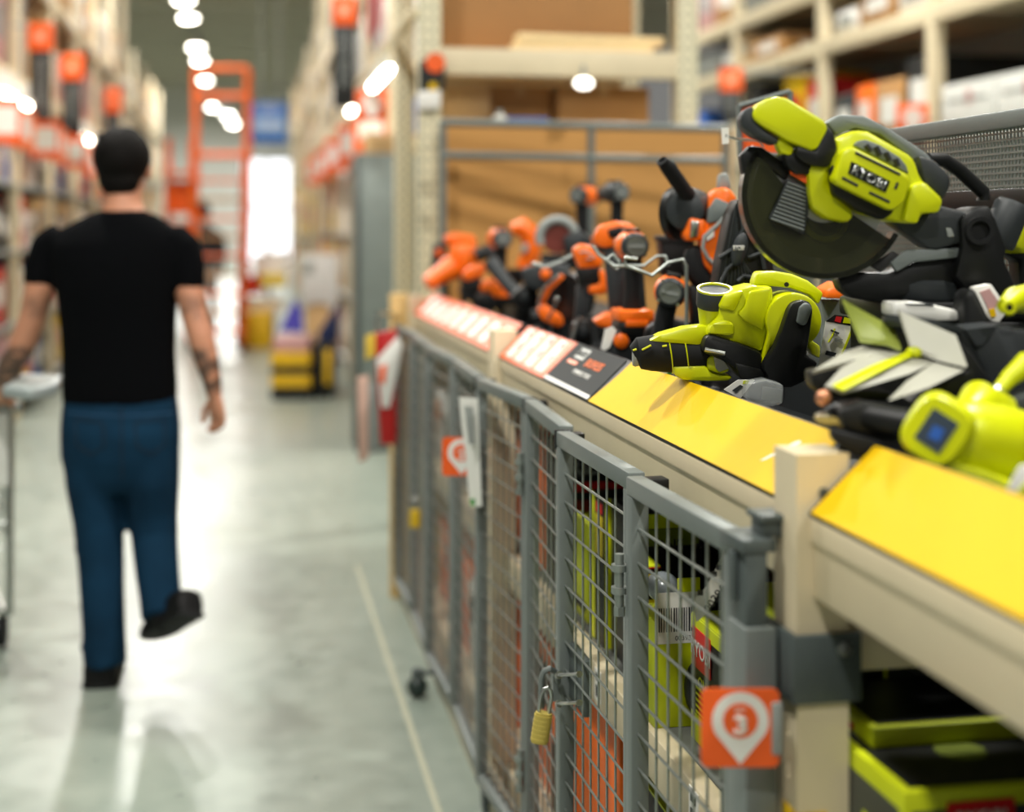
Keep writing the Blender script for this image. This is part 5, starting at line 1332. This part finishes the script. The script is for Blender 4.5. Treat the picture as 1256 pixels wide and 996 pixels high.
# long racks left and right of the aisle and the one across
GOODS = [(CARD, 'brown'), (CARD2, 'tan'), (WHT, 'white'), (RED, 'red'), (GRYC, 'grey'), (BLK, 'black'), (PINK, 'pink'), (ORG, 'orange'), (BLUE, 'blue'), (YEL, 'yellow'), (DGR, 'charcoal'), (WHT, 'white'), (BEIF, 'cream')]
_unit = {}
def good(c, s, m, label, group):
    """a packed carton with a label panel on the aisle side; alike ones share their meshes"""
    key = m.name
    if key not in _unit:
        t_ = thing('packed_carton', label, 'box', (0, 0, 0), group=group)
        obj('body', box(bmesh.new(), (0, 0, .5), (1, 1, 1)), m, t_, bev=.02, world=False)
        pm = WHT if m in (RED, BLUE, BLK, ORG, CARD, DGR) else (RED if m in (YEL, BEIF) else GRYC)
        obj('label_panel', box(bmesh.new(), (0, 0, .55), (1.012, .6, .4)), pm, t_, world=False, smooth=False); obj('front_panel', box(bmesh.new(), (0, 0, .5), (.55, 1.012, .3)), pm, t_, world=False, smooth=False)
        _unit[key] = t_; o = t_
    else:
        o = dup(_unit[key], c, label=label, group=group)
    o.location = c; o.scale = s
    return o
def rack_run(label, xf, depth, ys, beams, shelves, ztop, where, rnd, gz=None, um=BEIF, fill=1.0, gmin=.22, gmax=.5, skip=lambda z, y: False):
    s_ = 1 if depth > 0 else -1
    r = thing('pallet_rack', label, 'rack', (xf + depth / 2, (ys[0] + ys[-1]) / 2, 0))
    u_ = None
    for y in ys:
        for x in (xf, xf + depth - s_ * .08):
            b = bx(min(x, x + s_ * .08), max(x, x + s_ * .08), y - .055, y + .055, 0, ztop); obj('upright', b, um, r, bev=.004)
    for z in beams:
        for y0, y1 in zip(ys, ys[1:]):
            obj('beam', bx(min(xf, xf + s_ * .05), max(xf, xf + s_ * .05), y0 + .05, y1 - .05, z - .12, z), um, r, bev=.004)
            obj('shelf_deck', bx(min(xf + s_ * .05, xf + depth), max(xf + s_ * .05, xf + depth), y0 + .05, y1 - .05, z - .03, z - .005), um, r, smooth=False)
    for z in shelves:
        for y0, y1 in zip(ys, ys[1:]):
            obj('shelf', bx(min(xf, xf + depth), max(xf, xf + depth), y0 + .05, y1 - .05, z - .03, z), GRYC, r, bev=.003)
    obj('back_panel', bx(min(xf + depth * .97, xf + depth * .99), max(xf + depth * .97, xf + depth * .99), ys[0], ys[-1], 0, ztop - .3), GRYC, r, smooth=False)
    levels = sorted([(z, 0) for z in shelves] + [(z, 1) for z in beams])
    for i, (z, kind) in enumerate(levels):
        top = levels[i + 1][0] - (.16 if levels[i + 1][1] else .06) if i + 1 < len(levels) else z + .7
        for y0, y1 in zip(ys, ys[1:]):
            y = y0 + .08
            while y < y1 - .25:
                wd = min(rnd.uniform(gmin, gmax) * (1.5 if kind else 1), y1 - .07 - y)
                if rnd.random() < fill and not skip(z, y):
                    m, cn = GOODS[rnd.randrange(len(GOODS))] if not kind else GOODS[(0, 1, 0, 2, 4, 6, 5)[rnd.randrange(7)]]
                    h = (top - z) * rnd.uniform(.6, .98); dp = abs(depth) * rnd.uniform(.55, .8)
                    x = xf + s_ * (.06 + dp / 2)
                    good((x, y + wd / 2, z), (dp, wd * .96, h), m, f'{cn} packed carton on {where}', f'{cn} cartons on {where}')
                y += wd + .02
    return r
rl = random.Random(11)
ysl = [9.35, 11.3, 13.25, 15.2, 17.15, 19.1, 21.05]
rack_run('long beige rack with packed shelves left of the walking person', -1.68, -.9, ysl, (2.62, 3.55), (.18, .75, 1.3, 1.8), 4.9, 'the rack left of the walking person', rl, gmin=.36, gmax=.7)
rr_ = random.Random(5)
ysr = [9.9, 11.9, 13.9, 15.9, 17.9, 19.9]
rack_run('long beige rack beyond the grey cabinet', .98, .95, ysr, (2.62, 3.6), (.15, .8, 1.4), 4.9, 'the rack beyond the grey cabinet', rr_, gmin=.5, gmax=.9)
ra = random.Random(21)
ysa = [4.8, 6.5, 8.24, 9.97, 11.85, 13.6]
rack_run('beige pallet rack across the next aisle behind the mesh panel', 4.2, 1.0, ysa, (2.86, 3.30, 4.0), (2.0,), 4.9, 'the rack behind the mesh panel', ra, fill=.97, gmin=.25, gmax=.55, skip=lambda z, y: z < 2.1 and 6.4 < y < 8.2)
rf = random.Random(9)
rack_run('far beige rack past the orange ladder on the cabinet side', 1.05, 1.0, [22.5, 25, 27.5, 30, 32.5], (2.6, 3.6), (.15, 1.3), 4.6, 'the far rack past the ladder on the cabinet side', rf, gmin=1.0, gmax=1.7)
rack_run('far beige rack past the orange ladder on the packed side', -1.9, -1.0, [23.5, 26, 28.5, 31, 33.5], (2.6, 3.6), (.15, 1.3), 4.6, 'the far rack past the ladder on the packed side', rf, gmin=1.0, gmax=1.7)
bcx = 4.02
for i, y in enumerate((7.02, 7.66)):
    cw = crate((4.20, y - .20, 2.0), .6, .62, .33, mat('white_carton', '#d5d6d0', .6), 'big white carton on the rack behind the mesh panel', 'box', 'big white cartons behind the mesh panel', 'white_carton', False)
    obj('printed_line', bx(4.196, 4.20, y - .12, y + .34, 2.22, 2.235), GRYC, cw, smooth=False); obj('printed_mark', bx(4.196, 4.20, y + .05, y + .12, 2.20, 2.28), PINK, cw, smooth=False)
# orange bay numbers and aisle flags
def square_flag(u0, v0, u1, v1, t, label, txt, arm):
    o = thing('bay_number', label, 'sign', P((u0 + u1) / 2, (v0 + v1) / 2, t))
    sp('plate', [(u0, v0), (u1, v0), (u1, v1), (u0, v1)], t, .012, SGO, o, .003)
    c = P((u0 + u1) / 2, (v0 + v1) / 2, t - .004); r = (u1 - u0) * t / F * .3
    obj('map_pin', prism(bmesh.new(), arc(c + UP * r * .2, RT, UP, r, -28, 208, 18) + [c - UP * r * 1.4], -FW * .004), WHT, o, smooth=False)
    text(txt, c + UP * r * .2 - FW * .006, RT, UP, r * .8, SGO, o, bold=.015)
    obj('bracket', tube(bmesh.new(), [c + FW * .012, c + FW * .012 + Vector(arm)], .008, 8), GRYC, o)
square_flag(1100, 127, 1139, 166, tX(1120, 4.0), 'orange bay number flag on the rack behind the mesh panel', '6', (.21, .15, 0))
square_flag(436, 110, 476, 148, 8.6, 'orange bay number flag above the grey cabinet', '4', (0, 0, .18))
def aisle_flag(u, w_, v0, v1, v2, t, label, word, tx=None, tz=None):
    o = thing('aisle_flag', label, 'sign', P(u, v2, t))
    sp('number_square', [(u - w_ / 2 - 2, v0), (u + w_ / 2 + 2, v0), (u + w_ / 2 + 2, v1), (u - w_ / 2 - 2, v1)], t, .03, SGO, o, .004)
    sp('banner', [(u - w_ / 2, v1), (u + w_ / 2, v1), (u + w_ / 2, v2), (u - w_ / 2, v2)], t + .005, .02, mat('black_banner', '#141615', .5), o, .003)
    k_ = t / F
    obj('number_disc', lathe(bmesh.new(), [(w_ * .22 * k_, 0), (w_ * .22 * k_, .004)], P(u, (v0 + v1) / 2, t), -FW, 18), PCH, o)
    text(word, P(u, (v1 + v2) / 2 - (v2 - v1) * .08, t + .004), UP, -RT, w_ * k_ * .36, GRYC, o, width=(v2 - v1) * .66 * k_)
    for v in ((v0 + 4, v2 - 8) if tz is None else (0,)):
        a = P(u, v, t + .022)
        if tz is not None: a.z = tz
        obj('bracket', tube(bmesh.new(), [a, Vector((tx, a.y, a.z))], .01, 8), GRYC, o)
    return o
aisle_flag(49, 27, 28, 62, 148, 10.6, 'black aisle banner with orange top, first along the packed left rack', 'HARDWARE', -1.70)
aisle_flag(88, 24, 66, 98, 166, 12.6, 'black aisle banner with orange top, second along the packed left rack', 'FASTENERS', -1.70)
aisle_flag(138, 18, 108, 138, 186, 16.4, 'black aisle banner with orange top, third along the packed left rack', 'TOOLS', -1.70)
aisle_flag(422, 26, -4, 31, 131, 9.0, 'black aisle banner with orange top before the grey cabinet rack', 'POWER TOOLS', .71, 2.38)
aisle_flag(897, 24, 84, 112, 150, 10.5, 'black aisle banner with orange top beside the end cap rack', 'STORAGE', 4.22)
rbn = thing('red_banner', 'narrow red banner hanging beside the end cap rack', 'banner', P(460, 50, 8.4))
obj('arm', tube(bmesh.new(), [P(459, -42, 8.4), Vector((P(459, -42, 8.4).x, P(459, -42, 8.4).y, 2.39))], .01), GRYC, rbn)
sp('cloth', [(450, -40), (468, -40), (466, 30), (456, 56), (450, 40)], 8.4, .01, mat('red_cloth', '#a8121c', .7), rbn, .002); obj('rod', tube(bmesh.new(), [P(446, -42, 8.4), P(472, -42, 8.4)], .012), GRYC, rbn)
# header boards and shelf lights
SLENS = mat('shelf_light_lens', '#fff6e2', .3, emit=24, var=.01)
hdr = {}
def header(x, y, z, s_, L_, label, group):
    k_ = (s_, L_)
    if k_ not in hdr:
        o = thing('header_board', label, 'sign', (x, y, z), group=group)
        obj('board', box(bmesh.new(), (0, 0, 0), (.03, L_, .30)), SGO, o, bev=.004, world=False)
        obj('pale_print', box(bmesh.new(), (s_ * .016, 0, 0), (.003, L_ * .86, .25)), mat('light_orange_print', '#f5834a', .5), o, world=False, smooth=False)
        obj('white_print', box(bmesh.new(), (s_ * .018, 0, .01), (.003, L_ * .6, .16)), WHT, o, world=False, smooth=False)
        b = box(bmesh.new(), (0, -L_ / 2 - .004, 0), (.22, .008, .30)); obj('end_card', b, SGO, o, world=False, smooth=False)
        b = box(bmesh.new(), (0, -L_ / 2 - .009, 0), (.17, .004, .18)); obj('end_print', b, WHT, o, world=False, smooth=False)
        obj('bracket', box(bmesh.new(), (-s_ * .09, 0, .05), (.18, .04, .03)), GRYC, o, world=False)
        hdr[k_] = o
    else: o = dup(hdr[k_], (x, y, z))
    return o
lit = {}
def shelf_light(x, y, z, L_, label, group):
    if group not in lit:
        o = thing('shelf_light', label, 'lamp', (x, y, z), group=group)
        obj('channel', box(bmesh.new(), (0, 0, .02), (.07, L_, .03)), WHP, o, bev=.004, world=False)
        obj('tube', tube(bmesh.new(), [(0, -L_ / 2, -.005), (0, L_ / 2, -.005)], .022, 8), SLENS, o, world=False)
        obj('arm', box(bmesh.new(), (0 if x > 0 else -.06, 0, .08 if x < 0 else .07), (.03 if x > 0 else .15, .03, .14 if x < 0 else .10)), WHP, o, world=False)
        lit[group] = o
    else: o = dup(lit[group], (x, y, z))
    return o
for y in (10.3, 12.25, 14.2, 16.2, 18.1): header(-1.53, y, 2.16, 1, 1.3, 'orange header board along the packed left rack', 'header boards along the left rack')
for y in (9.95, 10.3, 10.8, 14.6, 15.0, 16.4): shelf_light(-1.56, y, 2.36, .22, 'lit shelf light above the left header boards', 'shelf lights of the left rack')
for y in (10.65, 12.5, 14.4, 16.4, 18.4): header(.86, y, 2.16, -1, 1.5, 'orange header board along the rack beyond the grey cabinet', 'header boards along the right rack')
for y in (7.2, 7.45, 7.7, 7.95, 9.65): shelf_light(.71, y, 2.26, .22, 'lit shelf light above the right header boards', 'shelf lights of the right rack')

# ------------------------------------------------------------------ far end: rolling ladder, person, displays
LO = mat('orange_ladder_paint', '#f0680f', .45)
t = 16.8
la = thing('rolling_ladder', 'tall orange rolling warehouse ladder in the aisle', 'ladder', PZ(268, 426, 0))
def lp(u, v, dt=0): return P(u, v, t + dt)
for u0, u1 in ((240, 234), (304, 296)):
    a = lp(u1 + 2, 432); a.z = .05
    obj('rail', tube(bmesh.new(), [lp(u0, 84), lp(u0, 250), a], .042, 8), LO, la)
    c = lp(u1 - 4, 432, .9); c.z = .05
    obj('rear_leg', tube(bmesh.new(), [lp(u0, 130, .3), c], .035, 8), LO, la)
for v in (84, 118, 190): obj('top_bar', tube(bmesh.new(), [lp(239, v), lp(303, v)], .035, 8), LO, la)
for i in range(9):
    v = 222 + i * 23
    a, c = lp(238, v, i * -.03), lp(299, v, i * -.03)
    obj('step', box(bmesh.new(), (a + c) / 2, ((c - a).length, .2, .035), rotz(-PHI)), CARD if i % 2 else LO, la, bev=.004)
for u, dt in ((236, 0), (298, 0), (232, .9), (292, .9)):
    p_ = lp(u, 430, dt); obj('wheel', lathe(bmesh.new(), [(.02, -.025), (.06, -.02), (.06, .02), (.02, .025)], (p_.x, p_.y, .06), RT, 14), RUB, la)
# bystander
t = 19.5
p2 = P(252, 0, t); p2.z = 0
by = thing('person', 'distant person in dark jacket standing beside the orange ladder', 'person', p2)
b = bmesh.new()
def q2(dx, dz, dy=0): return p2 + RT * dx + FW * dy + UP * dz
tube(b, [q2(0, .88), q2(0, 1.1), q2(0, 1.3), q2(0, 1.44), q2(0, 1.5)], [(.17, .11), (.17, .12), (.21, .12), (.17, .10), (.07, .07)], 16, FW)
for s_ in (-1, 1): tube(b, [q2(s_ * .18, 1.40), q2(s_ * .25, 1.15), q2(s_ * .2, .95, .12)], [.065, .055, .045], 12)
fused('jacket', b, .02, mat('dark_jacket', '#16171d', .8), by)
b = bmesh.new(); ell(b, q2(-.02, 1.68), .085, .10, .12, Rz, 16, 10); tube(b, [q2(0, 1.45), q2(-.01, 1.6)], [.06, .055], 12)
for s_ in (-1, 1):
    w0 = q2(s_ * .2, .95, .12); tube(b, [w0, w0 - UP * .06 + FW * .05, w0 - UP * .12 + FW * .06], [.035, .04, .03], 10)
    for k_ in range(4): tube(b, [w0 - UP * .11 + FW * (.03 + .02 * k_), w0 - UP * .18 + FW * (.03 + .02 * k_)], .009, 6)
    tube(b, [w0 - UP * .06 + FW * .08, w0 - UP * .11 + FW * .11], .011, 6)
fused('body', b, .012, mat('plain_skin', '#b98468', .5), by, it=2)
b = bmesh.new(); ell(b, q2(-.02, 1.71, -.02), .095, .11, .11, Rz, 16, 10); fused('hair', b, .015, HAIR, by, it=1)
b = bmesh.new(); tube(b, [q2(0, .95), q2(0, .82)], [(.17, .12), (.17, .12)], 16, FW)
for s_ in (-1, 1): tube(b, [q2(s_ * .09, .88), q2(s_ * .1, .48), q2(s_ * .1, .08)], [.095, .075, .06], 12)
fused('trousers', b, .018, mat('grey_trousers', '#8d8178', .8), by)
for s_ in (-1, 1): obj('shoe', ell(bmesh.new(), q2(s_ * .1, .05, .05), .05, .13, .05, Rz), SHOE, by)
# orange rack and white sheets near the ladder
t = 22.0
orp = PZ(222, 398, 0)
ok = thing('orange_rack', 'orange storage rack behind the ladder', 'rack', P(222, 398, t) * 1)
ok.location.z = 0
for u in (206, 236):
    a = P(u, 170, t); c = a.copy(); c.z = 0; obj('upright', tube(bmesh.new(), [c, a], .05, 8), LO, ok)
for v in (214, 260, 300, 340): obj('shelf', box(bmesh.new(), P(221, v, t), (.42, .5, .06), rotz(-PHI)), LO, ok, bev=.004)
obj('stock_panel', slab([(208, 222), (234, 222), (234, 258), (208, 258)], t + .1, .3), LO, ok); obj('stock_panel', slab([(209, 272), (233, 272), (233, 298), (209, 298)], t + .1, .3), PCH, ok)
t = 20.5
bs = thing('shelf_sign', 'blue and white hanging store sign beyond the ladder', 'sign', P(330, 175, t))
sp('panel', [(309, 126), (352, 126), (352, 176), (309, 176)], t, .06, mat('sign_blue', '#2468b8', .45), bs, .01); sp('white_band', [(311, 144), (350, 145), (350, 163), (311, 163)], t - .01, .02, mat('sign_pale_blue', '#8fb4e0', .5), bs, .0)
text('TOOL RENTAL', P(331, 154, t - .014), RT, UP, .10, WHT, bs, width=.40, bold=.02); text('SERVICE', P(330, 135, t - .004), RT, UP, .08, WHT, bs, width=.3)
obj('rod', tube(bmesh.new(), [P(320, 126, t), Vector((P(320, 126, t).x, P(320, 126, t).y, 7.6))], .012), GRYC, bs); obj('rod', tube(bmesh.new(), [P(342, 126, t), Vector((P(342, 126, t).x, P(342, 126, t).y, 7.6))], .012), GRYC, bs)
# yellow promotion stack, violet sign, dark coats
t = 12.3
ys_ = thing('promotion_bin', 'yellow and black promotion bin on the floor past the person', 'display', Vector((P(360, 0, t).x, P(360, 0, t).y, 0)))
def pz(v): return P(0, v, t).z
cx0, cx1 = P(337, 0, t), P(384, 0, t)
w_ = (cx1 - cx0).length; mid = (cx0 + cx1) / 2; YB = mat('promo_yellow', '#e3b70a', .5)
for i, (v0, v1, m) in enumerate(((430, 447, YB), (449, 456, SGB), (458, 472, YB), (474, 486, BLK))):
    z0 = max(pz(v1), .0) ; obj('printed_tier', box(bmesh.new(), (mid.x, mid.y, (pz(v0) + z0) / 2), (w_, .4, pz(v0) - z0), rotz(-PHI)), m, ys_, bev=.005)
obj('plinth', box(bmesh.new(), (mid.x, mid.y, pz(486) / 2 + .0), (w_ * .96, .4, max(pz(486), .02)), rotz(-PHI)), BLK, ys_)
obj('pink_top', box(bmesh.new(), (mid.x, mid.y, (pz(412) + pz(430)) / 2), (w_ * .9, .36, pz(412) - pz(430)), rotz(-PHI)), PINK, ys_, bev=.01)
obj('violet_sign', slab([(342, 406), (362, 366), (370, 380), (372, 408)], t - .05, .02), PURP, ys_, label='violet triangular card')
dcx = P(398, 0, t + .1)
dcb = thing('boot_display', 'dark navy and black boxes stacked beside the yellow bin', 'display', (dcx.x, dcx.y, 0))
obj('lower_stack', box(bmesh.new(), (dcx.x, dcx.y, pz(420) / 2), (.15, .4, pz(420)), rotz(-PHI)), BLK, dcb, bev=.01); obj('navy_cover', slab([(390, 408), (414, 372), (412, 420), (390, 420)], t + .02, .2), NAVY, dcb, bev=.01)
obj('olive_stack', box(bmesh.new(), P(402, 450, t - .1) , (.05, .05, .3), rotz(-PHI)), YB, dcb, bev=.005)
wsh = thing('white_display_board', 'pale grey display board standing behind the yellow bin', 'board', Vector((P(398, 0, t + .6).x, P(398, 0, t + .6).y, 0)))
sp('board', [(370, 312), (414, 312), (414, 392), (400, 372), (384, 372), (370, 380)], t + .6, .03, mat('pale_board', '#d2d0cb', .6), wsh, .004); obj('box_base', slab([(374, 372), (414, 372), (410, 478), (376, 478)], t + .62, .2), CARD2, wsh, bev=.01)
sp('dark_mark', [(373, 322), (386, 322), (384, 336), (373, 336)], t + .595, .004, GRYC, wsh, 0)
t = 17.5
ye = thing('yellow_stand', 'yellow promotional stand with pale header beside the ladder', 'display', Vector((P(320, 0, t).x, P(320, 0, t).y, 0)))
z0 = P(0, 382, t).z
obj('yellow_body', box(bmesh.new(), (P(318, 0, t).x, P(318, 0, t).y, z0 / 2), (.34, .4, z0), rotz(-PHI)), YB, ye, bev=.01); obj('header', slab([(304, 366), (346, 366), (346, 381), (304, 381)], t - .05, .1), mat('cream_print', '#cdbfa5', .6), ye); obj('header', slab([(318, 336), (350, 336), (350, 352), (318, 352)], t, .1), mat('yellow_header', '#e8cf50', .6), ye)
obj('red_block', slab([(304, 340), (318, 336), (320, 360), (304, 362)], t, .2), RED, ye); obj('upper_board', slab([(312, 312), (352, 308), (352, 336), (312, 338)], t + .1, .1), WHT, ye); obj('post', slab([(326, 300), (332, 300), (332, 382), (326, 382)], t + .15, .05), GRYC, ye)
